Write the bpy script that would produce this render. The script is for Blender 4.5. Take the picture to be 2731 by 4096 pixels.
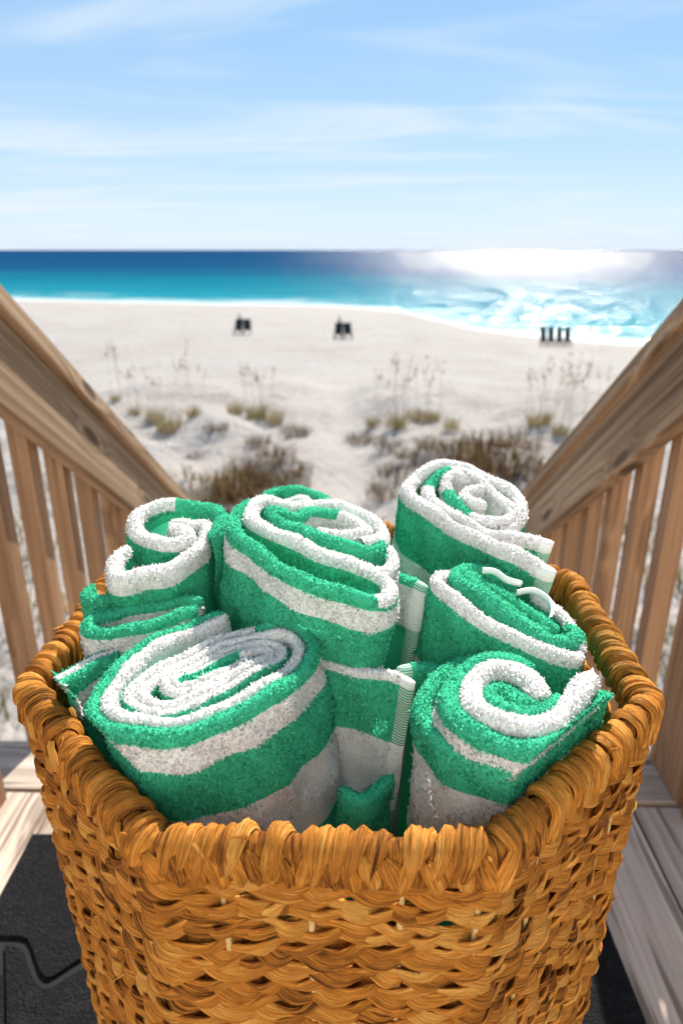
import bpy, math, random
import numpy as np
from mathutils import Vector, noise as mnoise

RNG = np.random.default_rng(7)
random.seed(7)
scene = bpy.context.scene
for o in list(bpy.data.objects):
    bpy.data.objects.remove(o)

# ------------------------------------------------------------------ camera
CZ = 7.0                       # camera height above the sea
PITCH = math.radians(21.0)
FPX = 2731.0                   # focal length in photo pixels (2731 x 4096)
cam_data = bpy.data.cameras.new('camera')
cam_data.sensor_fit = 'VERTICAL'
cam_data.sensor_height = 36.0
cam_data.lens = 24.0
cam_data.clip_start = 0.02
cam_data.clip_end = 60000.0
cam_data.dof.use_dof = True
cam_data.dof.focus_distance = 0.48
cam_data.dof.aperture_fstop = 6.2
cam = bpy.data.objects.new('camera', cam_data)
scene.collection.objects.link(cam)
cam.location = (0, 0, CZ)
cam.rotation_euler = (math.radians(90) - PITCH, 0, 0)
scene.camera = cam

# ------------------------------------------------------------------ sky, sun, exposure
SUN_AZ = math.radians(16.5)    # to the right of straight ahead
SUN_EL = math.radians(43.0)
world = bpy.data.worlds.new('World')
scene.world = world
world.use_nodes = True
wn, wl = world.node_tree.nodes, world.node_tree.links
wn.clear()
w_out = wn.new('ShaderNodeOutputWorld')
w_bg = wn.new('ShaderNodeBackground'); w_bg.inputs['Strength'].default_value = 0.0605
w_sky = wn.new('ShaderNodeTexSky'); w_sky.sky_type = 'NISHITA'; w_sky.sun_disc = False
w_sky.sun_elevation = SUN_EL; w_sky.sun_rotation = SUN_AZ
w_sky.altitude = 0; w_sky.air_density = 0.7; w_sky.dust_density = 0.0; w_sky.ozone_density = 2.5
# thin cirrus: noise on a flat cloud layer (direction divided by its height)
w_tc = wn.new('ShaderNodeTexCoord')
w_sep = wn.new('ShaderNodeSeparateXYZ'); wl.new(w_tc.outputs['Generated'], w_sep.inputs[0])
def wmath(op, a, b=None, clamp=False):
    n = wn.new('ShaderNodeMath'); n.operation = op; n.use_clamp = clamp
    for i, v in enumerate((a, b)):
        if v is None: continue
        if isinstance(v, (int, float)): n.inputs[i].default_value = v
        else: wl.new(v, n.inputs[i])
    return n.outputs[0]
zz = wmath('ADD', wmath('MAXIMUM', w_sep.outputs[2], 0.0), 0.10)
cxn = wmath('DIVIDE', w_sep.outputs[0], zz)
cyn = wmath('DIVIDE', w_sep.outputs[1], zz)
w_cmb = wn.new('ShaderNodeCombineXYZ')
wl.new(cxn, w_cmb.inputs[0]); wl.new(cyn, w_cmb.inputs[1])
def cloud_layer(rot, sx, sy, scale, detail, lo, hi, seed):
    mp = wn.new('ShaderNodeMapping'); wl.new(w_cmb.outputs[0], mp.inputs['Vector'])
    mp.inputs['Rotation'].default_value = (0, 0, math.radians(rot))
    mp.inputs['Scale'].default_value = (sx, sy, 1)
    mp.inputs['Location'].default_value = (seed, seed * 1.7, 0)
    nz = wn.new('ShaderNodeTexNoise'); wl.new(mp.outputs[0], nz.inputs['Vector'])
    nz.inputs['Scale'].default_value = scale; nz.inputs['Detail'].default_value = detail
    nz.inputs['Roughness'].default_value = 0.5; nz.inputs['Distortion'].default_value = 1.1
    mr = wn.new('ShaderNodeMapRange'); mr.interpolation_type = 'SMOOTHSTEP'
    wl.new(nz.outputs['Fac'], mr.inputs['Value'])
    mr.inputs['From Min'].default_value = lo; mr.inputs['From Max'].default_value = hi
    return mr.outputs[0]
c1 = cloud_layer(28, 0.55, 1.7, 0.62, 8, 0.47, 0.70, 4.3)
c2 = cloud_layer(-24, 0.40, 1.9, 0.80, 8, 0.50, 0.76, 9.4)
cm = wmath('ADD', wmath('MULTIPLY', c1, 0.62), wmath('MULTIPLY', c2, 0.42), clamp=True)
w_gam = wn.new('ShaderNodeGamma'); w_gam.inputs[1].default_value = 0.24
wl.new(w_sky.outputs[0], w_gam.inputs[0])
w_hs = wn.new('ShaderNodeHueSaturation'); w_hs.inputs['Saturation'].default_value = 2.7; w_hs.inputs['Value'].default_value = 5.1
wl.new(w_gam.outputs[0], w_hs.inputs['Color'])
w_mix = wn.new('ShaderNodeMixRGB'); w_mix.blend_type = 'MIX'
hz = wmath('POWER', 2.718, wmath('MULTIPLY', wmath('MAXIMUM', w_sep.outputs[2], 0.0), -8.5))
w_hz = wn.new('ShaderNodeMixRGB'); wl.new(wmath('MULTIPLY', hz, 0.80), w_hz.inputs[0]); wl.new(w_hs.outputs[0], w_hz.inputs[1]); w_hz.inputs[2].default_value = (5.5, 6.75, 8.3, 1)
wl.new(cm, w_mix.inputs[0]); wl.new(w_hz.outputs[0], w_mix.inputs[1])
w_mix.inputs[2].default_value = (7.2, 7.8, 8.5, 1)
wl.new(w_mix.outputs[0], w_bg.inputs['Color'])
wl.new(w_bg.outputs[0], w_out.inputs[0])

sun_d = bpy.data.lights.new('sun', 'SUN')
sun_d.energy = 5.0
sun_d.angle = math.radians(0.53)
sun_d.color = (1.0, 0.93, 0.82)
sun = bpy.data.objects.new('sun', sun_d)
scene.collection.objects.link(sun)
sdir = Vector((math.sin(SUN_AZ) * math.cos(SUN_EL), math.cos(SUN_AZ) * math.cos(SUN_EL), math.sin(SUN_EL)))
sun.rotation_euler = sdir.to_track_quat('Z', 'Y').to_euler()
sun.location = (3, 8, 20)

scene.view_settings.view_transform = 'Standard'
scene.view_settings.look = 'None'
scene.view_settings.gamma = 1.0
scene.view_settings.exposure = 1.0
scene.view_settings.use_curve_mapping = False
scene.render.engine = 'CYCLES'
scene.cycles.max_bounces = 10
scene.cycles.diffuse_bounces = 6
scene.cycles.glossy_bounces = 3
scene.cycles.transmission_bounces = 4
scene.cycles.use_denoising = True
scene.cycles.sample_clamp_indirect = 6.0

# ------------------------------------------------------------------ helpers
COL = scene.collection
ct, st = math.cos(PITCH), math.sin(PITCH)
def ray(px, py):
    x = (px - 1365.5) / FPX; v = (2048.0 - py) / FPX
    return np.array([x, ct + v * st, v * ct - st])
def on_plane(px, py, p0, n):
    """photo point -> camera-relative 3D point on the plane (p0, n)"""
    d = ray(px, py)
    return d * (np.dot(n, p0) / np.dot(n, d))
def norm(v):
    v = np.asarray(v, float)
    return v / np.maximum(np.linalg.norm(v, axis=-1, keepdims=True), 1e-12)

def tag(o, label=None, cat=None, group=None, kind=None):
    if label: o['label'] = label
    if cat: o['category'] = cat
    if group: o['group'] = group
    if kind: o['kind'] = kind
    return o
def empty(name, loc=(0, 0, 0), rz=0.0):
    o = bpy.data.objects.new(name, None)
    COL.objects.link(o); o.location = loc; o.rotation_euler = (0, 0, rz)
    o.empty_display_size = 0.05
    return o
def new_mesh(name, verts, faces, smooth=True, attrs=None, uv=None):
    me = bpy.data.meshes.new(name)
    verts = np.ascontiguousarray(verts, dtype=np.float32)
    faces = np.asarray(faces) if not isinstance(faces, list) else faces
    if isinstance(faces, np.ndarray):
        nf, k = faces.shape
        me.vertices.add(len(verts)); me.vertices.foreach_set('co', verts.ravel())
        me.loops.add(nf * k); me.loops.foreach_set('vertex_index', faces.astype(np.int32).ravel())
        me.polygons.add(nf)
        me.polygons.foreach_set('loop_start', np.arange(0, nf * k, k, dtype=np.int32))
        me.update(calc_edges=True)
    else:
        me.from_pydata([tuple(map(float, v)) for v in verts], [], faces)
        me.update()
    me.polygons.foreach_set('use_smooth', np.full(len(me.polygons), bool(smooth)))
    for k_, a in (attrs or {}).items():
        at = me.attributes.new(k_, 'FLOAT', 'POINT')
        at.data.foreach_set('value', np.ascontiguousarray(a, dtype=np.float32))
    if uv is not None:
        lay = me.attributes.new('uvw', 'FLOAT_VECTOR', 'POINT')
        u3 = np.zeros((len(verts), 3), np.float32); u3[:, :uv.shape[1]] = uv
        lay.data.foreach_set('vector', u3.ravel())
    me.validate()
    return me
def obj(name, me, mat=None, parent=None):
    o = bpy.data.objects.new(name, me)
    COL.objects.link(o)
    if mat is not None and len(me.materials) == 0: me.materials.append(mat)
    if parent is not None: o.parent = parent
    return o
def grid_faces(nu, nv, closed_u=False, closed_v=False):
    iu = np.arange(nu if closed_u else nu - 1); iv = np.arange(nv if closed_v else nv - 1)
    a, b = np.meshgrid(iu, iv, indexing='ij'); a = a.ravel(); b = b.ravel()
    a2 = (a + 1) % nu; b2 = (b + 1) % nv
    return np.stack([a * nv + b, a2 * nv + b, a2 * nv + b2, a * nv + b2], 1)
def box_mesh(name, x0, x1, y0, y1, z0, z1, bev=0.003, shear=None):
    """bevelled box; shear(y) -> z offset for sloping boards"""
    xs = [x0, x0 + bev, x1 - bev, x1]; zs = [z0, z0 + bev, z1 - bev, z1]
    prof = [(x0 + bev, z0), (x1 - bev, z0), (x1, z0 + bev), (x1, z1 - bev), (x1 - bev, z1), (x0 + bev, z1), (x0, z1 - bev), (x0, z0 + bev)]
    V, F = [], []
    for y in (y0, y1):
        for (x, z) in prof:
            V.append((x, y, z + (shear(y) if shear else 0)))
    n = 8
    for i in range(n):
        F.append((i, (i + 1) % n, n + (i + 1) % n, n + i)[::-1])
    F.append(tuple(range(n))); F.append(tuple(range(2 * n - 1, n - 1, -1)))
    uvw = np.array([(x, y, z) for y in (y0, y1) for (x, z) in prof], float)
    return new_mesh(name, np.array(V), F, smooth=False, uv=uvw)

# ------------------------------------------------------------------ material helpers
def mat_new(name):
    m = bpy.data.materials.new(name); m.use_nodes = True
    nt = m.node_tree; nt.nodes.clear()
    out = nt.nodes.new('ShaderNodeOutputMaterial')
    return m, nt, out
class NB:
    def __init__(s, nt): s.nt = nt
    def n(s, t, **kw):
        nd = s.nt.nodes.new('ShaderNode' + t)
        for k, v in kw.items():
            if k.startswith('_'): setattr(nd, k[1:], v)
        return nd
    def link(s, a, b): s.nt.links.new(a, b)
    def setv(s, sock, v):
        if hasattr(v, 'is_output'): s.link(v, sock)
        else: sock.default_value = v
    def math(s, op, a, b=None, c=None, clamp=False):
        nd = s.n('Math', _operation=op, _use_clamp=clamp)
        for i, v in enumerate((a, b, c)):
            if v is not None: s.setv(nd.inputs[i], v)
        return nd.outputs[0]
    def mixc(s, f, a, b, mode='MIX'):
        nd = s.n('MixRGB', _blend_type=mode)
        s.setv(nd.inputs[0], f); s.setv(nd.inputs[1], a); s.setv(nd.inputs[2], b)
        return nd.outputs[0]
    def noise(s, vec, scale, detail=3, rough=0.5, dist=0.0):
        nd = s.n('TexNoise')
        if vec is not None: s.link(vec, nd.inputs['Vector'])
        nd.inputs['Scale'].default_value = scale; nd.inputs['Detail'].default_value = detail
        nd.inputs['Roughness'].default_value = rough; nd.inputs['Distortion'].default_value = dist
        return nd.outputs['Fac']
    def mapping(s, vec, scale=(1, 1, 1), loc=(0, 0, 0), rot=(0, 0, 0)):
        nd = s.n('Mapping'); s.link(vec, nd.inputs['Vector'])
        nd.inputs['Scale'].default_value = scale
        s.setv(nd.inputs['Location'], loc); nd.inputs['Rotation'].default_value = rot
        return nd.outputs[0]
    def ramp(s, f, stops):
        nd = s.n('ValToRGB'); s.link(f, nd.inputs[0])
        el = nd.color_ramp.elements
        while len(el) < len(stops): el.new(0.5)
        for e, (p, c) in zip(el, stops):
            e.position = p; e.color = (c[0], c[1], c[2], 1)
        return nd.outputs[0]
    def rng(s, f, a, b, c=0.0, d=1.0, smooth=False):
        nd = s.n('MapRange')
        if smooth: nd.interpolation_type = 'SMOOTHSTEP'
        s.link(f, nd.inputs['Value'])
        for i, v in zip(('From Min', 'From Max', 'To Min', 'To Max'), (a, b, c, d)): nd.inputs[i].default_value = v
        return nd.outputs[0]
    def attr(s, name, out='Fac'):
        nd = s.n('Attribute'); nd.attribute_name = name
        return nd.outputs[out]
    def bump(s, h, strength=0.5, dist=0.01):
        nd = s.n('Bump'); s.link(h, nd.inputs['Height'])
        nd.inputs['Strength'].default_value = strength; nd.inputs['Distance'].default_value = dist
        return nd.outputs[0]
    def principled(s, color, rough=0.8, spec=0.3, normal=None):
        nd = s.n('BsdfPrincipled')
        s.setv(nd.inputs['Base Color'], color); s.setv(nd.inputs['Roughness'], rough)
        nd.inputs['Specular IOR Level'].default_value = spec
        if normal is not None: s.link(normal, nd.inputs['Normal'])
        return nd

def wood_material(name, light, mid, dark, grain=(0, 1, 0), knots=0.6, seedx=0.0, crack=0.0):
    """weathered sawn timber; grain axis given as a unit axis of the object"""
    m, nt, out = mat_new(name); b = NB(nt)
    tc = b.n('TexCoord'); oi = b.n('ObjectInfo')
    off = b.n('VectorMath', _operation='SCALE'); off.inputs[0].default_value = (13.7, 7.1, 5.3)
    b.link(oi.outputs['Random'], off.inputs['Scale'])
    add = b.n('VectorMath', _operation='ADD'); b.link(b.attr('uvw', 'Vector'), add.inputs[0]); b.link(off.outputs[0], add.inputs[1])
    vec = add.outputs[0]
    ax = list(grain).index(1)
    # knots: stretched cell distances bend the rings round them
    spk = b.n('SeparateXYZ'); b.link(vec, spk.inputs[0])
    oo = [i for i in range(3) if i != ax]
    kcb = b.n('CombineXYZ'); b.link(b.math('MULTIPLY', spk.outputs[ax], 2.0), kcb.inputs[0]); b.link(b.math('MULTIPLY', b.math('ADD', spk.outputs[oo[0]], spk.outputs[oo[1]]), 5.0), kcb.inputs[1])
    vo = b.n('TexVoronoi'); vo.voronoi_dimensions = '2D'; b.link(kcb.outputs[0], vo.inputs['Vector']); vo.inputs['Scale'].default_value = 1.0
    kd = vo.outputs['Distance']
    kb = b.math('MULTIPLY', b.math('EXPONENT', b.math('MULTIPLY', b.math('MULTIPLY', kd, kd), -42.0)), 1.5 * knots)
    kv2 = b.n('CombineXYZ')
    sp0 = b.n('SeparateXYZ'); b.link(vec, sp0.inputs[0])
    for i in range(3):
        if i == ax: b.link(sp0.outputs[i], kv2.inputs[i])
        else: b.link(b.math('ADD', sp0.outputs[i], b.math('MULTIPLY', kb, 0.03)), kv2.inputs[i])
    warp = b.noise(b.mapping(vec, scale=[3.0 if i != ax else 1.0 for i in range(3)]), 1.6, 2)
    gs = [75.0, 75.0, 75.0]; gs[ax] = 1.1
    g1 = b.noise(b.mapping(kv2.outputs[0], scale=gs), 1.0, 3, 0.55, 0.3)
    gs2 = [30.0, 30.0, 30.0]; gs2[ax] = 0.6
    g2 = b.noise(b.mapping(kv2.outputs[0], scale=gs2), 1.0, 2, 0.5, 0.8)
    ring = b.rng(b.math('ADD', b.math('MULTIPLY', g1, 0.6), b.math('MULTIPLY', g2, 0.4)), 0.30, 0.70)
    fs = [260.0, 260.0, 260.0]; fs[ax] = 6.0
    fine = b.noise(b.mapping(vec, scale=fs), 1.0, 4, 0.65)
    blot = b.noise(b.mapping(vec, scale=[5 if i != ax else 1.5 for i in range(3)]), 1.0, 3)
    f = b.math('ADD', b.math('MULTIPLY', ring, 0.60), b.math('MULTIPLY', fine, 0.40))
    f = b.math('ADD', f, b.math('MULTIPLY', b.math('SUBTRACT', blot, 0.5), 0.5))
    col = b.ramp(f, [(0.18, dark), (0.48, mid), (0.80, light)])
    kn = b.rng(kd, 0.045, 0.10, 1.0, 0.0, True)
    col = b.mixc(b.math('MULTIPLY', kn, 0.8 * min(1, knots)), col, (dark[0] * .45, dark[1] * .38, dark[2] * .35, 1))
    hgt = b.math('ADD', b.math('MULTIPLY', ring, 0.4), b.math('MULTIPLY', fine, 0.7))
    if crack:
        cs = [60.0, 60.0, 60.0]; cs[ax] = 2.4
        cr = b.noise(b.mapping(vec, scale=cs), 1.0, 2, 0.4)
        cm_ = b.rng(cr, 0.56, 0.64, 0, 1, True)
        col = b.mixc(b.math('MULTIPLY', cm_, crack), col, (dark[0] * .5, dark[1] * .45, dark[2] * .4, 1))
        hgt = b.math('SUBTRACT', hgt, b.math('MULTIPLY', cm_, 1.2))
    tint = b.rng(oi.outputs['Random'], 0, 1, 0.82, 1.14)
    hs = b.n('HueSaturation'); b.link(col, hs.inputs['Color']); b.link(tint, hs.inputs['Value'])
    p = b.principled(hs.outputs[0], 0.75, 0.25, b.bump(hgt, 0.35, 0.003))
    b.link(p.outputs[0], out.inputs[0])
    return m

M = {}
M['rail'] = wood_material('weathered_rail_wood', (.50, .36, .235), (.29, .19, .11), (.095, .055, .03), (0, 1, 0), 0.9)
M['baluster'] = wood_material('weathered_baluster_wood', (.46, .285, .16), (.31, .175, .092), (.15, .08, .042), (0, 0, 1), 0.4)
M['plank'] = wood_material('weathered_deck_wood', (.62, .53, .45), (.45, .365, .30), (.19, .145, .115), (0, 1, 0), 0.5, crack=0.7)
M['plank_cross'] = wood_material('weathered_step_wood', (.62, .53, .45), (.45, .365, .30), (.19, .145, .115), (1, 0, 0), 0.5, crack=0.7)

# sand
def sand_material():
    m, nt, out = mat_new('white_sand'); b = NB(nt)
    tc = b.n('TexCoord'); v = tc.outputs['Object']
    n1 = b.noise(v, 0.35, 4, 0.6); n2 = b.noise(v, 3.5, 4, 0.6); n3 = b.noise(v, 40, 3, 0.6)
    wet = b.attr('wet')
    tracks = b.noise(b.mapping(v, scale=(0.10, 1.6, 1)), 1.0, 4, 0.6)
    f = b.math('ADD', b.math('MULTIPLY', n1, 0.5), b.math('MULTIPLY', n2, 0.5))
    col = b.ramp(f, [(0.25, (.24, .212, .19)), (0.5, (.37, .339, .316)), (0.8, (.415, .388, .37))])
    col = b.mixc(b.math('MULTIPLY', b.rng(tracks, 0.50, 0.62, 0, 1, True), 0.5), col, (.33, .28, .25, 1))
    col = b.mixc(wet, col, (.37, .34, .30, 1))
    deb = b.noise(v, 11, 5, 0.7)
    veg = b.attr('veg')
    col = b.mixc(b.math('MULTIPLY', b.rng(deb, 0.52, 0.62, 0, 1, True), veg), col, (.16, .105, .07, 1))
    h = b.math('ADD', b.math('MULTIPLY', n2, 1.0), b.math('MULTIPLY', n3, 0.25))
    p = b.principled(col, 0.9, 0.15, b.bump(h, 0.8, 0.22))
    b.link(p.outputs[0], out.inputs[0])
    return m
M['sand'] = sand_material()

def sea_material():
    m, nt, out = mat_new('gulf_water'); b = NB(nt)
    tc = b.n('TexCoord'); v = tc.outputs['Object']
    off = b.attr('offshore')                      # metres from the shoreline
    wob = b.noise(b.mapping(v, scale=(0.012, 0.03, 1)), 1.0, 3)
    lo = b.math('ADD', b.math('LOGARITHM', b.math('MAXIMUM', off, 1.0), 10.0), b.math('MULTIPLY', b.math('SUBTRACT', wob, 0.5), 0.55))
    col = b.ramp(b.math('DIVIDE', lo, 4.0), [(0.0, (.40, .42, .40)), (0.14, (.22, .36, .37)), (0.27, (.012, .20, .25)), (0.45, (.0005, .125, .185)), (0.58, (.0005, .045, .115)), (0.85, (.0005, .033, .10))])
    sw = b.noise(b.mapping(v, scale=(0.05, 0.45, 1)), 1.0, 4, 0.6)
    col = b.mixc(b.math('MULTIPLY', b.rng(sw, 0.45, 0.7, 0, 1, True), 0.35), col, (.001, .05, .10, 1))
    # swash and small breakers along the shore
    fw = b.noise(b.mapping(v, scale=(0.06, 0.30, 1)), 1.0, 4, 0.6)
    foam1 = b.math('MULTIPLY', b.rng(off, 0.5, 5.0, 1, 0, True), b.rng(fw, 0.3, 0.5, 0.35, 1, True))
    foam2 = b.math('MULTIPLY', b.rng(off, 6, 26, 1, 0, True), b.rng(fw, 0.56, 0.64, 0, 1, True))
    foam = b.math('MAXIMUM', foam1, foam2, clamp=True)
    col = b.mixc(foam, col, (.55, .57, .57, 1))
    # wavelets: facet slopes from noise, the faces of the swell leaning towards the shore
    nA = b.n('TexNoise'); b.link(b.mapping(v, scale=(0.9, 2.9, 1)), nA.inputs['Vector']); nA.inputs['Scale'].default_value = 1.0; nA.inputs['Detail'].default_value = 4; nA.inputs['Roughness'].default_value = 0.75
    nB = b.n('TexNoise'); b.link(b.mapping(v, scale=(0.12, 0.5, 1)), nB.inputs['Vector']); nB.inputs['Scale'].default_value = 1.0; nB.inputs['Detail'].default_value = 3
    sA = b.n('SeparateXYZ'); b.link(nA.outputs['Color'], sA.inputs[0])
    sB = b.n('SeparateXYZ'); b.link(nB.outputs['Color'], sB.inputs[0])
    nx = b.math('ADD', b.math('MULTIPLY', b.math('SUBTRACT', sA.outputs[0], 0.5), 2.5), b.math('MULTIPLY', b.math('SUBTRACT', sB.outputs[0], 0.5), 0.3))
    ny = b.math('ADD', b.math('MULTIPLY', b.math('SUBTRACT', sA.outputs[1], 0.5), 1.9), b.math('MULTIPLY', b.math('SUBTRACT', sB.outputs[1], 0.5), 0.45))
    ny = b.math('SUBTRACT', ny, b.rng(off, 20, 400, 0.14, 0.235, True))
    cmb = b.n('CombineXYZ'); b.link(nx, cmb.inputs[0]); b.link(ny, cmb.inputs[1]); cmb.inputs[2].default_value = 1.0
    nz_ = b.n('VectorMath', _operation='NORMALIZE'); b.link(cmb.outputs[0], nz_.inputs[0])
    nrm = nz_.outputs[0]
    d = b.n('BsdfDiffuse'); b.link(col, d.inputs['Color'])
    g = b.n('BsdfGlossy'); g.inputs['Roughness'].default_value = 0.14; b.link(nrm, g.inputs['Normal'])
    g.inputs['Color'].default_value = (1, 1, 1, 1)
    mx = b.n('MixShader'); mx.inputs[0].default_value = 0.045
    b.link(d.outputs[0], mx.inputs[1]); b.link(g.outputs[0], mx.inputs[2])
    b.link(mx.outputs[0], out.inputs[0])
    return m
M['sea'] = sea_material()

def leaf_material(name, stops, transl=0.35):
    m, nt, out = mat_new(name); b = NB(nt)
    t = b.attr('tone')
    oi = b.n('ObjectInfo')
    f = b.math('ADD', b.math('MULTIPLY', t, 0.8), b.math('MULTIPLY', oi.outputs['Random'], 0.2))
    col = b.ramp(f, stops)
    d = b.n('BsdfDiffuse'); b.link(col, d.inputs[0]); tr = b.n('BsdfTranslucent'); b.link(col, tr.inputs[0])
    mx = b.n('MixShader'); mx.inputs[0].default_value = transl
    b.link(d.outputs[0], mx.inputs[1]); b.link(tr.outputs[0], mx.inputs[2]); b.link(mx.outputs[0], out.inputs[0])
    return m
M['grass'] = leaf_material('dune_grass', [(0.0, (.10, .10, .035)), (0.5, (.26, .20, .08)), (1.0, (.44, .32, .17))])
M['shrub'] = leaf_material('dry_shrub', [(0.0, (.04, .028, .015)), (0.5, (.14, .08, .036)), (1.0, (.25, .175, .08))], 0.2)
M['stalk'] = leaf_material('sea_oat_stalk', [(0.0, (.28, .19, .12)), (1.0, (.42, .31, .20))], 0.2)

def plain(name, col, rough=0.7, spec=0.3, var=0.15, scale=30):
    m, nt, out = mat_new(name); b = NB(nt)
    tc = b.n('TexCoord'); n = b.noise(tc.outputs['Object'], scale, 4)
    c = b.mixc(b.rng(n, 0.3, 0.7), tuple(x * (1 - var) for x in col) + (1,), tuple(x * (1 + var) for x in col) + (1,))
    p = b.principled(c, rough, spec, b.bump(n, 0.2, 0.004)); b.link(p.outputs[0], out.inputs[0])
    return m
M['chair'] = plain('dark_chair_fabric', (.03, .028, .035), 0.8)
M['chair_wood'] = plain('chair_frame_wood', (.10, .06, .04), 0.7)

# ------------------------------------------------------------------ terrain and sea
SHX = np.array([-400, -120, -51, -23, -2, 7.2, 10.1, 12.5, 15.9, 20.8, 23.6, 40, 80, 400])
SHY = np.array([135, 118, 107, 99, 94.6, 86.7, 75, 66, 60.8, 56.2, 54.5, 48, 42, 38])
def shore(x): return np.interp(x, SHX, SHY)
def fbm(x, y, s, seed=0.0):
    r = np.zeros_like(x)
    flat = [mnoise.noise(Vector((a * s + seed, b_ * s - seed, seed))) + 0.5 * mnoise.noise(Vector((a * s * 2.1 + seed, b_ * s * 2.1, seed + 3))) + 0.25 * mnoise.noise(Vector((a * s * 4.3, b_ * s * 4.3 + seed, 7.0))) for a, b_ in zip(x.ravel(), y.ravel())]
    return np.array(flat).reshape(x.shape)
def smooth(a, b, x):
    t = np.clip((x - a) / (b - a), 0, 1); return t * t * (3 - 2 * t)
def path_x(y): return 0.25 + 0.25 * np.sin(y * 0.16)
def ground_z(x, y):
    x = np.asarray(x, float); y = np.asarray(y, float)
    o = shore(x) - y
    z = np.where(o > 0, 1.75 * (1 - np.exp(-np.maximum(o, 0) / 28.0)), o * 0.035)
    nz = fbm(x, y, 0.35, 2.3); nz2 = fbm(x, y, 1.3, 8.1)
    env = smooth(33, 22, y)
    trough = 1 - np.exp(-((x - path_x(y)) / (0.75 + 0.012 * y)) ** 2)
    z = z + env * (0.35 + 0.55 * trough * (0.75 + 0.9 * nz) + 0.10 * trough * nz2) + 0.012 * nz2 * (1 - env) * (o > 8)
    return np.maximum(z, -1.2)
xs = np.concatenate([np.sinh(np.linspace(-6.2, 6.2, 181)) * 0.8])
ys = np.concatenate([np.linspace(-40, 2, 10), np.geomspace(3.0, 150, 190)])
GX, GY = np.meshgrid(xs, ys, indexing='ij')
GZ = ground_z(GX, GY)
o_ = shore(GX) - GY
wet = np.clip(1 - o_ / 9.0, 0, 1) ** 1.5
veg = smooth(30, 20, GY) * (1 - np.exp(-((GX - path_x(GY)) / 1.1) ** 2)) * np.clip(fbm(GX, GY, 0.4, 5.0) * 1.6 + 0.35, 0, 1)
me = new_mesh('ground', np.stack([GX, GY, GZ], -1).reshape(-1, 3), grid_faces(len(xs), len(ys)), True,
              {'wet': wet.ravel(), 'veg': veg.ravel()})
tag(obj('sand_ground', me, M['sand']), 'white sand beach and low dunes below the stairs', None, None, 'structure')

sx = np.concatenate([np.linspace(-30000, -900, 10), np.linspace(-600, -60, 25), np.linspace(-50, 50, 60), np.linspace(60, 600, 25), np.linspace(900, 30000, 10)])
so = np.concatenate([[-6, -2, 0, 1, 2, 4, 6, 9, 13, 18, 25, 35, 50, 70, 100, 140, 200, 300, 500, 900, 2000, 5000, 12000, 30000]])
SX, SO = np.meshgrid(sx, so, indexing='ij')
SY = shore(SX) + SO
me = new_mesh('sea', np.stack([SX, SY, np.zeros_like(SX)], -1).reshape(-1, 3), grid_faces(len(sx), len(so)), True,
              {'offshore': SO.ravel()})
tag(obj('sea', me, M['sea']), 'turquoise sea with sun glitter reaching the horizon', None, None, 'structure')

# ------------------------------------------------------------------ deck, stairs, railings
DZ = CZ - 0.946                 # deck surface
YAW = math.radians(-1.6)
deck = empty('deck', (0, 0, DZ), YAW); tag(deck, 'weathered wooden deck at the top of the stairs', None, None, 'structure')
xb = -0.80; k = 0
while xb < 0.85:
    w = 0.139
    m_ = box_mesh('plank', xb, xb + w, -2.0, 0.985 + 0.003 * ((k * 7) % 3 - 1), -0.036, 0.001 * ((k * 5) % 3 - 1), 0.004)
    obj('plank', m_, M['plank'], deck)
    xb += w + 0.006; k += 1
obj('plank', box_mesh('plank', -0.80, 0.80, 0.995, 1.125, -0.036, 0.0015, 0.005), M['plank_cross'], deck)
obj('deck_joist', box_mesh('deck_joist', -0.80, 0.80, 1.07, 1.108, -0.22, -0.037, 0.003), M['plank_cross'], deck)
# unseen wall added behind the camera to bounce sunlight onto the basket front
bw_ = empty('bounce_wall', (0, -2.0, DZ), YAW); tag(bw_, None, None, None, 'structure')
M['bounce_white'] = plain('white_bounce_board', (.87, .845, .80), 0.6, 0.3, 0.04, 6)
for i in range(22):
    m_ = box_mesh('bounce_wall_board', -5.0, 5.0, -0.03, 0.0, -0.2 + i * 0.18, -0.02 + i * 0.18, 0.003)
    ob_ = obj('bounce_wall_board', m_, M['bounce_white'], bw_); ob_.rotation_euler = (math.radians(1.5), 0, 0)
SLOPE = 0.711
stairs = empty('staircase', (0, 1.125, DZ), YAW); tag(stairs, 'wooden stairs going down to the beach between the railings', None, None, 'structure')
nst = 21
for i in range(1, nst):
    z = -0.19 * i; y = 0.267 * (i - 1)
    for q in range(2):
        obj('tread', box_mesh('tread', -0.60, 0.60, y + 0.002 + q * 0.138, y + 0.134 + q * 0.138, z - 0.036, z, 0.004), M['plank_cross'], stairs)
for sgn in (-1, 1):
    x0 = 0.604 * sgn if sgn > 0 else -0.642
    obj('stringer', box_mesh('stringer', x0, x0 + 0.038, -0.02, 5.35, -0.36, -0.06, 0.003, lambda y: -SLOPE * y), M['rail'], stairs)

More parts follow.
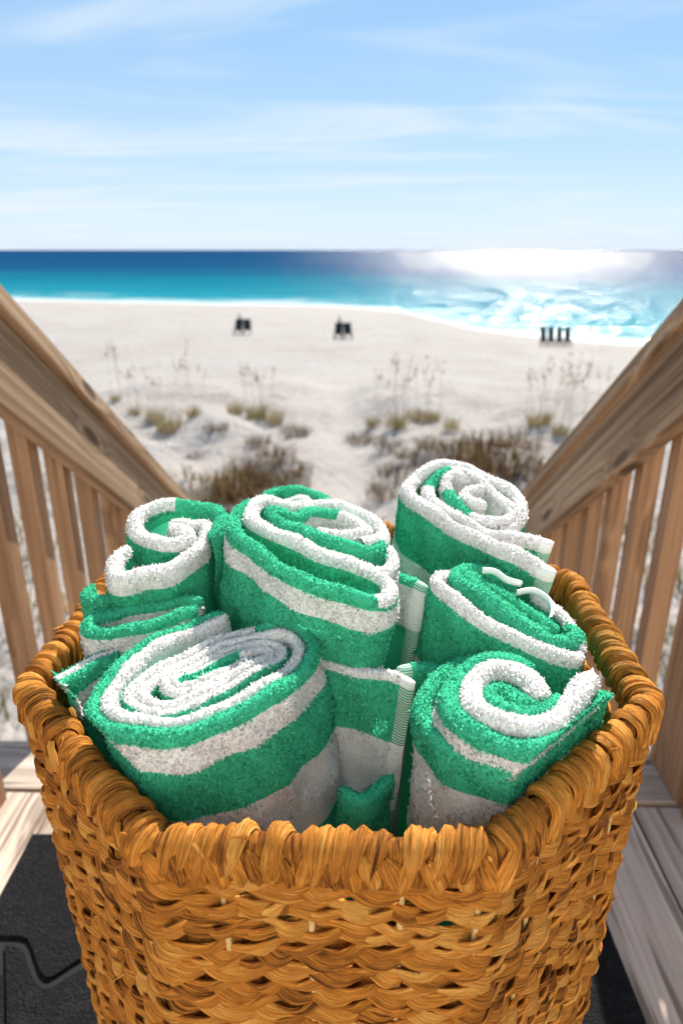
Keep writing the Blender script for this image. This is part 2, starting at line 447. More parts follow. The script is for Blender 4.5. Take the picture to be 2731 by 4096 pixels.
def railing(sgn, label):
    r = empty('stair_railing', (0 if sgn < 0 else -0.062, 0, CZ), YAW)
    tag(r, label, 'railing', 'railings along the beach stairs')
    cap0 = lambda y: -0.122 - SLOPE * (y - 1.26)
    y0, y1 = 0.99, 6.6
    def bx(name, xa, xb_, za, zb, mat):
        x0, x1 = sorted((xa * sgn, xb_ * sgn))
        return obj(name, box_mesh(name, x0, x1, y0, y1, za, zb, 0.004, cap0), mat, r)
    c = 1.0 / math.cos(math.atan(SLOPE))
    bx('handrail_cap', 0.588, 0.662, -0.036 * c, 0.0, M['rail'])
    bx('rail_board', 0.603, 0.641, -0.036 * c - 0.142 * c, -0.037 * c, M['rail'])
    pitch = 0.134 if sgn < 0 else 0.142
    wd = 0.038
    y = 1.13 if sgn < 0 else 1.075
    while y < 6.4:
        top = cap0(y) - 0.045 * c
        bot = -0.946 - 0.30 - SLOPE * max(0, y - 1.12)
        x0, x1 = sorted((0.643 * sgn, (0.643 + 0.038) * sgn))
        obj('baluster', box_mesh('baluster', x0, x1, y, y + wd, bot, top, 0.002, None), M['baluster'], r)
        y += pitch
    for py in ((0.985,) if sgn > 0 else (0.80,)) + (3.8, 6.45):
        x0, x1 = (0.555, 0.642) if (sgn > 0 and py < 1) else sorted((0.683 * sgn, 0.772 * sgn))
        bot = -0.942 if py < 1 else -0.946 - SLOPE * (py - 1.1) - 1.2
        if sgn > 0 and py < 1: x0, x1 = 0.642, 0.700
        obj('post', box_mesh('post', x0, x1, py, py + 0.089, bot, cap0(py) - 0.045, 0.004), M['baluster'], r)
    # level guard rail on the deck behind the stair head
    zc = cap0(0.99)
    for (xa, xb_, za, zb, nm, mt) in ((0.588, 0.662, -0.036 + zc, zc, 'handrail_cap', M['rail']), (0.603, 0.641, zc - 0.178, zc - 0.037, 'rail_board', M['rail'])):
        x0, x1 = sorted((xa * sgn, xb_ * sgn))
        obj(nm, box_mesh(nm, x0, x1, -0.6, 0.985, za, zb, 0.004), mt, r)
    y = 0.93
    while y > -0.5:
        x0, x1 = sorted((0.643 * sgn, 0.681 * sgn))
        obj('baluster', box_mesh('baluster', x0, x1, y, y + 0.038, -1.15, zc - 0.045, 0.002), M['baluster'], r)
        y -= 0.134
    return r
railing(-1, 'weathered wooden stair railing with knotty board left of the basket')
railing(1, 'weathered wooden stair railing with close-set balusters right of the basket')

# ------------------------------------------------------------------ floor mat
def mat_material():
    m, nt, out = mat_new('charcoal_mat_pile'); b = NB(nt)
    tc = b.n('TexCoord'); v = tc.outputs['Object']
    n1 = b.noise(v, 420, 3, 0.7); n2 = b.noise(v, 60, 3)
    vo = b.n('TexVoronoi'); b.link(v, vo.inputs['Vector']); vo.inputs['Scale'].default_value = 260
    c = b.ramp(n1, [(0.3, (.003, .003, .0035)), (0.55, (.010, .010, .0115)), (0.75, (.050, .050, .056))])
    c = b.mixc(b.math('MULTIPLY', b.rng(n2, 0.55, 0.75), 0.35), c, (.03, .03, .034, 1))
    h = b.math('SUBTRACT', n1, vo.outputs['Distance'])
    p = b.principled(c, 0.9, 0.12, b.bump(h, 0.9, 0.004)); b.link(p.outputs[0], out.inputs[0])
    return m
M['mat'] = mat_material()
M['mat_base'] = plain('mat_rubber_base', (.006, .006, .007), 0.8)
fmat = empty('floor_mat', (0, 0, DZ)); tag(fmat, 'black interlocking floor mat under the woven basket', 'mat')
def poly_slab(name, pts, z0, z1, mat, parent):
    n = len(pts)
    V = [(p[0], p[1], z0) for p in pts] + [(p[0], p[1], z1) for p in pts]
    F = [tuple(range(n - 1, -1, -1)), tuple(range(n, 2 * n))] + [(i, (i + 1) % n, n + (i + 1) % n, n + i) for i in range(n)]
    me = new_mesh(name, np.array(V), F, False)
    return obj(name, me, mat, parent)
def dk(zx, zy):
    p = on_plane(zx / 1.966, 2900 + zy / 1.966, np.array([0, 0, -0.936]), np.array([0, 0, 1.0])); return (p[0], p[1])
poly_slab('mat_base', [(-.53, .896), (.397, .896), (.397, .16), (-.53, .16)][::-1], 0.0015, 0.004, M['mat_base'], fmat)
seam = [dk(0, 1672), (dk(150, 1676)), dk(205, 1690), dk(238, 1745), dk(272, 1850), dk(310, 1955), dk(352, 2000), dk(395, 2000), dk(470, 1955), dk(560, 1895), dk(660, 1830), dk(900, 1690)]
seam2 = [dk(0, 1722), (dk(140, 1726)), dk(178, 1740), dk(206, 1790), dk(240, 1890), dk(285, 1995), dk(345, 2048), dk(410, 2046), dk(490, 1998), dk(580, 1940), dk(680, 1880), dk(920, 1745)]
lx = -.53
seam = [(a_, b_ + .004) for a_, b_ in seam]; seam2 = [(a_, b_ - .004) for a_, b_ in seam2]
poly_slab('mat_tile', [(lx, .896), (lx, seam[0][1])] + seam[0:] + [(.395, seam[-1][1]), (.395, .896)], 0.004, 0.010, M['mat'], fmat)
poly_slab('mat_tile', [dk(46, 1790)] + [(dk(46, 1726))] + seam2[1:] + [(.395, seam2[-1][1]), (.395, .16), (-.385, .16), dk(58, 2352), dk(48, 1960)], 0.004, 0.010, M['mat'], fmat)
poly_slab('mat_tile', [(lx, dk(0, 1975)[1]), dk(0, 1975), dk(30, 1975), dk(32, 2352), (-.41, .16), (lx, .16)], 0.004, 0.010, M['mat'], fmat)

# ------------------------------------------------------------------ basket
def wicker_material():
    m, nt, out = mat_new('water_hyacinth_leaf'); b = NB(nt)
    uv = b.attr('uvw', 'Vector')                   # x across the leaf, y along it, in metres
    tone = b.attr('tone'); green = b.attr('green')
    st1 = b.rng(b.noise(b.mapping(uv, scale=(1250, 30, 1)), 1.0, 3, 0.6, 0.3), 0.25, 0.75)
    st2 = b.rng(b.noise(b.mapping(uv, scale=(480, 22, 1)), 1.0, 3, 0.6, 0.6), 0.25, 0.75)
    bl = b.noise(b.mapping(uv, scale=(110, 60, 1)), 1.0, 3)
    f = b.math('ADD', b.math('MULTIPLY', tone, 0.52), b.math('ADD', b.math('MULTIPLY', b.math('SUBTRACT', st1, 0.5), 0.42), b.math('MULTIPLY', b.math('SUBTRACT', st2, 0.5), 0.50)))
    f = b.math('ADD', f, 0.30)
    f = b.math('ADD', f, b.math('MULTIPLY', b.math('SUBTRACT', bl, 0.5), 0.35))
    col = b.ramp(f, [(0.15, (.085, .024, .005)), (0.38, (.46, .165, .024)), (0.58, (.71, .262, .036)), (0.86, (.88, .44, .10))])
    col = b.mixc(b.math('MULTIPLY', green, 0.6), col, (.36, .36, .10, 1))
    hgt = b.math('ADD', st1, b.math('MULTIPLY', st2, 0.8))
    p = b.principled(col, 0.74, 0.14, b.bump(hgt, 1.0, 0.0024))
    tr = b.n('BsdfTranslucent'); b.link(col, tr.inputs[0])
    mx = b.n('MixShader'); mx.inputs[0].default_value = 0.12
    b.link(p.outputs[0], mx.inputs[1]); b.link(tr.outputs[0], mx.inputs[2]); b.link(mx.outputs[0], out.inputs[0])
    return m
M['wicker'] = wicker_material()
M['stake'] = plain('pale_stake', (.50, .33, .13), 0.7, 0.3, 0.2, 200)

BC = np.array([-0.0025, 0.5135]); BYAW = math.radians(-2.4)
basket = empty('woven_basket', (BC[0], BC[1], DZ + 0.011), BYAW)
tag(basket, 'large octagonal woven basket in honey brown braided leaf holding the towels', 'basket')
RIM_TOP = -0.300 + CZ - (DZ + 0.011)              # in basket coordinates (z up from the mat)
def oct_ring(ap, rc, n):
    """n points evenly spaced round an octagon with rounded corners, + outward normals; s=0 in the middle of the right face"""
    pts = []
    half = ap * math.tan(math.pi / 8); tl = rc * math.tan(math.pi / 8)
    for f in range(8):
        a = f * math.pi / 4
        nx, ny = math.cos(a), math.sin(a); tx, ty = -ny, nx
        for q in np.linspace(-(half - tl), half - tl, 24, endpoint=False):
            pts.append((nx * ap + tx * q, ny * ap + ty * q, a))
        cx_ = nx * (ap - rc) + tx * (half - tl); cy_ = ny * (ap - rc) + ty * (half - tl)
        for q in np.linspace(0, math.pi / 4, 12, endpoint=False):
            pts.append((cx_ + rc * math.cos(a + q), cy_ + rc * math.sin(a + q), a + q))
    P = np.array(pts)
    k0 = 12                                        # middle of face 0
    P = np.roll(P, -k0, axis=0); P[-k0:, 2] += 2 * math.pi
    Q = np.vstack([P, P[:1] + [0, 0, 2 * math.pi]])
    d = np.concatenate([[0], np.cumsum(np.hypot(*np.diff(Q[:, :2], axis=0).T))])
    s = np.arange(n) * d[-1] / n
    x = np.interp(s, d, Q[:, 0]); y = np.interp(s, d, Q[:, 1]); a = np.interp(s, d, Q[:, 2])
    return np.stack([x, y], 1), np.stack([np.cos(a), np.sin(a)], 1), d[-1]
class Ring:
    def __init__(s, ap, rc=0.013, n=1440):
        s.P, s.N, s.L = oct_ring(ap, rc, n); s.n = n
    def at(s, q):
        q = np.asarray(q) / s.L * s.n
        i = np.floor(q).astype(int); f = (q - i)[..., None]
        return s.P[i % s.n] * (1 - f) + s.P[(i + 1) % s.n] * f, norm(s.N[i % s.n] * (1 - f) + s.N[(i + 1) % s.n] * f)
def sines(x, seed, freqs, amps):
    r = np.zeros_like(x, float)
    rg = np.random.default_rng(seed)
    for f_, a_ in zip(freqs, amps):
        r += a_ * np.sin(f_ * x + rg.uniform(0, 6.28))
    return r
# the handle opening in the right-hand face (s near 0, face running front to back)
def in_hole(s_rel, L):
    s_ = (s_rel + L / 2) % L - L / 2
    return (s_ > -0.075) & (s_ < 0.060)
AP_TOP = 0.2270
def apothem(z):                                    # slight taper to the base
    return AP_TOP + 0.0035 - 0.016 * (RIM_TOP - z) / 0.65
ROWP = 0.0172
row_z = RIM_TOP - 0.0365
rows = []
while row_z > 0.004:
    rows.append(row_z); row_z -= ROWP
for ri, z0 in enumerate(rows):
    ring = Ring(apothem(z0))
    per = 0.088 if ri < 24 else 0.1
    nper = max(3, round(ring.L / per)); kphi = 2 * math.pi * nper / ring.L
    step = 0.0036 if ri < 22 else 0.009
    ns = int(ring.L / step)
    s = np.arange(ns) * ring.L / ns
    sgn = 1 if random.random() < 0.5 else -1
    row = None
    ph0 = random.uniform(0, 6.28)
    dz_row = sines(s * 2 * math.pi / ring.L, 100 + ri, [2, 5, 9, 17, 31], [.0008, .0009, .0008, .0006, .0005])
    rowo = empty('braid_row', (0, 0, 0)); rowo.parent = basket
    for kst in range(3):
        rg = np.random.default_rng(1000 + ri * 3 + kst)
        jit = sines(s * 2 * math.pi / ring.L, 500 + ri * 3 + kst, [7, 13, 23, 41], [.22, .2, .16, .10])
        phi = sgn * kphi * s + ph0 + kst * 2 * math.pi / 3 + jit * 0.8
        A = 0.0044 * (1 + 0.18 * sines(s * 2 * math.pi / ring.L, 900 + ri * 3 + kst, [11, 29, 53], [.5, .5, .4]))
        tri = np.arcsin(0.93 * np.sin(phi)) / math.asin(0.93)
        zc = z0 + dz_row + A * 1.12 * tri
        oc = 0.0030 * np.sin(2 * phi) + sines(s * 2 * math.pi / ring.L, 1500 + ri * 3 + kst, [5, 19, 43], [.0006, .0006, .0005])
        seg = np.floor((phi + 0.785) * sgn / math.pi).astype(int)
        tone_tab = np.random.default_rng(77 + ri * 3 + kst).normal(0.48, 0.30, 4000)
        wid_tab = np.random.default_rng(177 + ri * 3 + kst).uniform(0.82, 1.25, 4000)
        tone = np.clip(tone_tab[seg % 4000], 0, 1)
        wseg = np.interp(phi * sgn, np.arange(-60, 400) * math.pi, wid_tab[:460])
        hw = 0.0066 * wseg * (0.52 + 0.52 * np.abs(np.cos(phi)) ** 0.7)
        ht = 0.0019 * (1 + 0.15 * np.sin(phi * 1.7))
        P, N = ring.at(s)
        T = norm(np.roll(P, -1, 0) - np.roll(P, 1, 0))
        # the leaf lies along its own slanting course
        dzds = np.gradient(zc, s)
        al = np.arctan(dzds)
        nsec = 14
        th = np.linspace(0, 2 * math.pi, nsec, endpoint=False)
        ca, sa = np.cos(th), np.sin(th)
        # cross-section: wide across (perpendicular to course, in the wall plane), thin outwards, with a creased back
        wv = hw[:, None] * np.sign(ca) * np.abs(ca) ** 0.9
        ridge = np.sin(th[None, :] * 5 + seg[:, None] * 1.7) * 0.00032 + np.sin(th[None, :] * 9 + seg[:, None] * 2.9) * 0.00022
        ov = ht[:, None] * np.sign(sa) * np.abs(sa) ** 0.8 + ridge
        tilt = 0.42 * np.cos(phi)[:, None] * sgn
        wv2 = wv * np.cos(tilt) - ov * np.sin(tilt); ov2 = wv * np.sin(tilt) + ov * np.cos(tilt)
        X = P[:, None, :] + N[:, None, :] * (oc[:, None, None] + ov2[..., None]) - T[:, None, :] * (np.sin(al)[:, None] * wv2)[..., None]
        Z = zc[:, None] + np.cos(al)[:, None] * wv2
        V = np.concatenate([X, Z[..., None]], -1).reshape(-1, 3)
        F = grid_faces(ns, nsec, True, True)
        if ri < 2 and True:
            hole = in_hole(s, ring.L)
            keep = ~(hole[F[:, 0] // nsec] | hole[F[:, 1] // nsec])
            F = F[keep]
        F = F[:, ::-1] if True else F
        uvw = np.stack([np.broadcast_to(wv + seg[:, None] * 0.113, X.shape[:2]).ravel(), np.repeat(s, nsec) + seg.repeat(nsec) * 0.37], 1)
        me = new_mesh('strand', V, F, True, {'tone': np.repeat(tone, nsec), 'green': np.zeros(ns * nsec)}, uvw)
        obj('strand', me, M['wicker'], rowo)
# stakes between the rows
ringm = Ring(apothem(0.3))
nstk = 30
for i in range(nstk):
    q = (i + 0.32 + random.uniform(-.12, .12)) * ringm.L / nstk
    V = []; zs_ = (0.0, RIM_TOP - 0.012)
    for z in zs_:
        rg_ = Ring(apothem(z) + 0.0005, n=720)
        p, n_ = rg_.at(np.array([q / ringm.L * rg_.L]))
        p, n_ = p[0], n_[0]; t_ = np.array([-n_[1], n_[0]])
        for a in range(6):
            an = a * math.pi / 3
            pp = p + n_ * (0.0016 * math.sin(an)) + t_ * (0.0021 * math.cos(an))
            V.append((pp[0], pp[1], z))
    if in_hole(np.array([q]), ringm.L)[0]:
        V = [(v[0], v[1], min(v[2], RIM_TOP - 0.075)) for v in V]
    F = [(a, (a + 1) % 6, 6 + (a + 1) % 6, 6 + a) for a in range(6)] + [tuple(range(5, -1, -1)), tuple(range(6, 12))]
    obj('stake', new_mesh('stake', np.array(V), F, True), M['stake'], basket)
# base disc
rb = Ring(apothem(0.0) - 0.001, n=64)
V = [(p[0], p[1], 0.002) for p in rb.P] + [(p[0], p[1], 0.010) for p in rb.P]; n = len(rb.P)
obj('base', new_mesh('base', np.array(V), [tuple(range(n - 1, -1, -1)), tuple(range(n, 2 * n))] + [(i, (i + 1) % n, n + (i + 1) % n, n + i) for i in range(n)], False, {'tone': np.full(2 * n, .35), 'green': np.zeros(2 * n)}, np.array(V)[:, :2]), M['wicker'], basket)

# rim: a core rope and the wraps over it
rim_ring = Ring(AP_TOP)
def rim_half(s_rel):
    """lower edge of the wrapped rim below its top (shorter over the handle opening)"""
    s_ = (s_rel + rim_ring.L / 2) % rim_ring.L - rim_ring.L / 2
    h = np.where((s_ > -0.085) & (s_ < 0.07), 1, 0)
    d_ = np.minimum(np.abs(s_ + 0.085), np.abs(s_ - 0.07))
    return 0.0295 - 0.004 * h * np.clip(d_ / 0.012, 0, 1)
def rim_surface(s, u, extra):
    """u 0..1 from the inner lower edge over the top to the outer lower edge"""
    P, N = rim_ring.at(s)
    H = rim_half(s); w = 0.0085
    lo = H - w
    tot = 2 * lo + math.pi * w
    q = u * tot
    off = np.where(q < lo, -w, np.where(q > lo + math.pi * w, w, 0.0))
    a = np.clip((q - lo) / (math.pi * w), 0, 1) * math.pi
    arc = (q >= lo) & (q <= lo + math.pi * w)
    no = np.where(arc, -np.cos(a), np.where(q < lo, -1.0, 1.0)); nz = np.where(arc, np.sin(a), 0.0)
    zb = np.where(q < lo, -(H - q), np.where(q > lo + math.pi * w, -(w + (q - lo - math.pi * w)), -w + 0 * q))
    off = np.where(arc, 0.0, off * 0) + no * w
    zz_ = np.where(arc, -w + nz * w, zb)
    und = sines(np.asarray(s, float) * 2 * math.pi / rim_ring.L, 4242, [3, 8, 15], [.0010, .0010, .0010])
    # the skirt leans outwards over the top braid
    XY = P + N * (off + no * extra + 0.0015 * (no > 0.5) * 1.0)[..., None]
    return np.concatenate([XY, (RIM_TOP + zz_ + nz * extra + und)[..., None]], -1)
rim = empty('rim'); rim.parent = basket
ncr = 240; ucr = np.linspace(0.0, 1.0, 13)
SC, UC = np.meshgrid(np.arange(ncr) * rim_ring.L / ncr, ucr, indexing='ij')
Vc = rim_surface(SC, UC, np.full_like(SC, -0.0022)).reshape(-1, 3)
me = new_mesh('rim_core', Vc, grid_faces(ncr, 13, True, True), True, {'tone': np.full(len(Vc), .1), 'green': np.zeros(len(Vc))}, np.stack([SC.ravel(), UC.ravel() * .1], 1))
obj('rim_core', me, M['wicker'], rim)
def leaf_piece(name, s0, u0, u1, hwid, sl0, sl1, tip0, tip1, lift, rg, hole, na=13, nw=7, bow=0.0):
    """one leaf laid over the rim from u0 to u1, bulging across its width"""
    v = np.linspace(0, 1, na)[:, None]; w = np.linspace(-1, 1, nw)[None, :]
    u = u0 + (u1 - u0) * v
    prof = np.minimum(1, np.minimum(tip0 + (1 - tip0) * np.sqrt(np.clip(v / 0.22, 0, 1)), tip1 + (1 - tip1) * np.sqrt(np.clip((1 - v) / 0.38, 0, 1))))
    ss_ = s0 + sl0 + (sl1 - sl0) * v + bow * np.sin(v * math.pi) + w * hwid * prof
    ex = -0.0016 + (0.0025 + lift) * (1 - np.abs(w) ** 2.4) + 0.0005 * np.sin(w * rg.uniform(5, 9) + rg.uniform(0, 6)) + 0.0004 * np.sin(w * 6 + rg.uniform(0, 6)) * np.cos(v * 4 + rg.uniform(0, 6)) + lift * 0.6 - 0.0022 * (v > 0.97) - 0.0016 * (v < 0.03)
    ex = ex + 0 * ss_; uu = u + 0 * ss_
    Vw = rim_surface(ss_, uu, ex).reshape(-1, 3)
    tone = np.clip(rg.normal(0.46, 0.22), 0, 1)
    gr = np.clip(rg.normal(0.6, 0.25), 0, 1) * np.clip(1.3 - uu * 1.7, 0, 1) if hole else 0.10 * (1 - uu)
    uvw = np.stack([(w * hwid + 0 * ss_).ravel() + s0 * 17.31, (uu * 0.11).ravel() + s0 * 31.3], 1)
    me = new_mesh(name, Vw, grid_faces(na, nw), True, {'tone': np.full(na * nw, tone), 'green': (gr + 0 * ss_).ravel()}, uvw)
    return obj(name, me, M['wicker'], rim)
NWR = 140
pitch_ = rim_ring.L / NWR
for i in range(NWR):
    rg = np.random.default_rng(3000 + i)
    s0 = (i + rg.uniform(-.2, .2)) * pitch_
    hole = in_hole(np.array([s0]), rim_ring.L)[0]
    side_ = 1 if rg.random() < 0.75 else -1
    # wrap over the top, ending in a point part way down the outside
    leaf_piece('rim_wrap', s0, 0.02, rg.uniform(0.84, 0.97), pitch_ * rg.uniform(0.46, 0.64), 0.9 * pitch_ + rg.normal(0, .1) * pitch_, -side_ * rg.uniform(0.2, 0.8) * pitch_, 0.5, rg.uniform(0.12, 0.35), rg.uniform(0.0004, 0.0022), rg, hole, 17, 11, rg.normal(0, .12) * pitch_)
    # leaf end tucked below it, slanting the other way
    leaf_piece('rim_leaf', s0 + 0.5 * pitch_, rg.uniform(0.60, 0.70), rg.uniform(0.97, 1.03), pitch_ * rg.uniform(0.42, 0.62), -side_ * 0.25 * pitch_, side_ * rg.uniform(0.1, 0.5) * pitch_, 0.2, rg.uniform(0.25, 0.6), rg.uniform(0.0, 0.0014), rg, hole, 9, 9)

# frayed leaf ends standing off the weave and the rim
for i in range(70):
    rg = np.random.default_rng(6000 + i)
    q = rg.uniform(0, rim_ring.L)
    if i < 22: z, off_ = RIM_TOP + rg.uniform(-.004, .003), rg.uniform(-.004, .010)
    else: z, off_ = RIM_TOP - rg.uniform(.045, .36), .0055
    rg_ = Ring(apothem(min(z, RIM_TOP)), n=360)
    p, n_ = rg_.at(np.array([q / rim_ring.L * rg_.L])); p, n_ = p[0], n_[0]
    t_ = np.array([-n_[1], n_[0]])
    L_ = rg.uniform(.006, .019); a_ = rg.uniform(-1.2, 1.2) + (0 if rg.random() < .5 else math.pi)
    w_ = rg.uniform(.0006, .0024); V = []
    for lev in range(5):
        f_ = lev / 4
        c_ = np.array([*(p + n_ * (off_ + .007 * f_ ** 1.4 * rg.uniform(.8, 1)) + t_ * (L_ * f_ * math.cos(a_))), z + L_ * f_ * math.sin(a_) + (.004 * f_ if i < 22 else -.003 * f_ * f_)])
        ww = w_ * (1 - .85 * f_)
        sd_ = np.array([*(t_ * -math.sin(a_)), math.cos(a_)]) * ww; nn_ = np.array([*n_, 0]) * ww * .4
        V += [c_ - sd_, c_ + nn_, c_ + sd_, c_ - nn_]
    me = new_mesh('frayed_leaf', np.array(V), grid_faces(5, 4, False, True), True, {'tone': np.full(20, rg.uniform(.2, 1)), 'green': np.zeros(20)}, np.array(V)[:, :2])
    obj('frayed_leaf', me, M['wicker'], basket)

# ------------------------------------------------------------------ towels
def terry_material(name, transl, soft=False):
    m, nt, out = mat_new(name); b = NB(nt)
    s = b.attr('stripe'); v = b.attr('shade')
    tc = b.n('TexCoord')
    n = b.noise(tc.outputs['Object'], 900, 2)
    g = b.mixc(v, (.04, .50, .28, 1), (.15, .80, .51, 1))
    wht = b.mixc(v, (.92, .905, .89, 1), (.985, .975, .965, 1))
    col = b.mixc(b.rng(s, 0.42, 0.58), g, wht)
    d = b.n('BsdfDiffuse'); b.link(col, d.inputs[0])
    tr = b.n('BsdfTranslucent'); b.link(col, tr.inputs[0])
    if soft:                                       # loops shade with the lie of the cloth more than with their own facets
        geo = b.n('NewGeometry'); mxn = b.n('VectorMath', _operation='SCALE'); b.link(b.attr('lie', 'Vector'), mxn.inputs[0]); mxn.inputs['Scale'].default_value = 2.6
        ad = b.n('VectorMath', _operation='ADD'); b.link(geo.outputs['Normal'], ad.inputs[0]); b.link(mxn.outputs[0], ad.inputs[1])
        nn = b.n('VectorMath', _operation='NORMALIZE'); b.link(ad.outputs[0], nn.inputs[0])
        b.link(nn.outputs[0], d.inputs['Normal'])
    else:
        b.link(b.bump(n, 0.5, 0.002), d.inputs['Normal'])
    mx = b.n('MixShader'); mx.inputs[0].default_value = transl
    b.link(d.outputs[0], mx.inputs[1]); b.link(tr.outputs[0], mx.inputs[2]); b.link(mx.outputs[0], out.inputs[0])
    return m
M['terry'] = terry_material('terry_ground_cloth', 0.35)
M['pile'] = terry_material('terry_loop_pile', 0.50, True)
def hem_material():
    m, nt, out = mat_new('flat_woven_hem'); b = NB(nt)
    uv = b.attr('uvw', 'Vector'); s = b.attr('stripe')
    sp = b.n('SeparateXYZ'); b.link(uv, sp.inputs[0])
    ln = b.rng(b.math('SINE', b.math('MULTIPLY', sp.outputs[1], 2 * math.pi / 0.0022)), -0.3, 0.3, 0, 1)
    weave = b.noise(b.mapping(uv, scale=(900, 900, 1)), 1.0, 2)
    g = b.mixc(ln, (.55, .66, .55, 1), (.09, .38, .25, 1))
    wht = b.mixc(ln, (.86, .85, .82, 1), (.72, .74, .70, 1))
    col = b.mixc(b.rng(s, 0.4, 0.6), g, wht)
    h = b.math('ADD', ln, weave)
    p = b.principled(col, 0.85, 0.2, b.bump(h, 0.5, 0.0015)); b.link(p.outputs[0], out.inputs[0])
    return m
M['hem'] = hem_material()
def loop_mat():
    m, nt, out = mat_new('white_cotton_tape'); b = NB(nt)
    tc = b.n('TexCoord'); n = b.noise(tc.outputs['Object'], 1200, 2)
    p = b.principled((.86, .86, .86, 1), 0.85, 0.2, b.bump(n, 0.5, 0.002)); b.link(p.outputs[0], out.inputs[0])
    return m
M['tape'] = loop_mat()

G_, W_ = 0.0, 1.0
def catmull(P, step):
    P = np.asarray(P, float)
    A = np.vstack([2 * P[0] - P[1], P, 2 * P[-1] - P[-2]])
    out = []
    for i in range(1, len(A) - 2):
        p0, p1, p2, p3 = A[i - 1:i + 3]
        n = max(2, int(np.linalg.norm(p2 - p1) / step * 2))
        t = np.linspace(0, 1, n, endpoint=False)[:, None]
        out.append(0.5 * ((2 * p1) + (-p0 + p2) * t + (2 * p0 - 5 * p1 + 4 * p2 - p3) * t * t + (-p0 + 3 * p1 - 3 * p2 + p3) * t ** 3))
    out.append(P[-1:])
    Q = np.vstack(out)
    d = np.concatenate([[0], np.cumsum(np.linalg.norm(np.diff(Q, axis=0), axis=1))])
    n = max(4, int(d[-1] / step))
    s = np.linspace(0, d[-1], n)
    return np.stack([np.interp(s, d, Q[:, k]) for k in range(3)], 1), s

def keep_inside(X):
    """cloth pressed against the basket wall stays inside it"""
    sh = X.shape; X = X.reshape(-1, 3).copy()
    rel = X[:, :2] - BC
    c_, s_ = math.cos(-BYAW), math.sin(-BYAW)
    r = np.stack([rel[:, 0] * c_ - rel[:, 1] * s_, rel[:, 0] * s_ + rel[:, 1] * c_], 1)
    zb = X[:, 2] + CZ - (DZ + 0.011)
    lim = np.where(zb > RIM_TOP + 0.05, 9.0, AP_TOP - 0.0145 + np.clip((zb - RIM_TOP - 0.008) * 0.5, 0, 0.04) - np.clip((RIM_TOP - 0.01 - zb) / 0.03, 0, 1) * 0.006 - 0.015 * np.clip((RIM_TOP - zb) / 0.65, 0, 1))
    for _ in range(3):
        for k_ in range(8):
            a_ = k_ * math.pi / 4; n_ = np.array([math.cos(a_), math.sin(a_)])
            over = np.maximum(r @ n_ - lim, 0)
            r = r - over[:, None] * n_
    c_, s_ = math.cos(BYAW), math.sin(BYAW)
    X[:, 0] = BC[0] + r[:, 0] * c_ - r[:, 1] * s_; X[:, 1] = BC[1] + r[:, 0] * s_ + r[:, 1] * c_
    X[:, 2] = np.maximum(X[:, 2], DZ - CZ + 0.03)
    return X.reshape(sh)
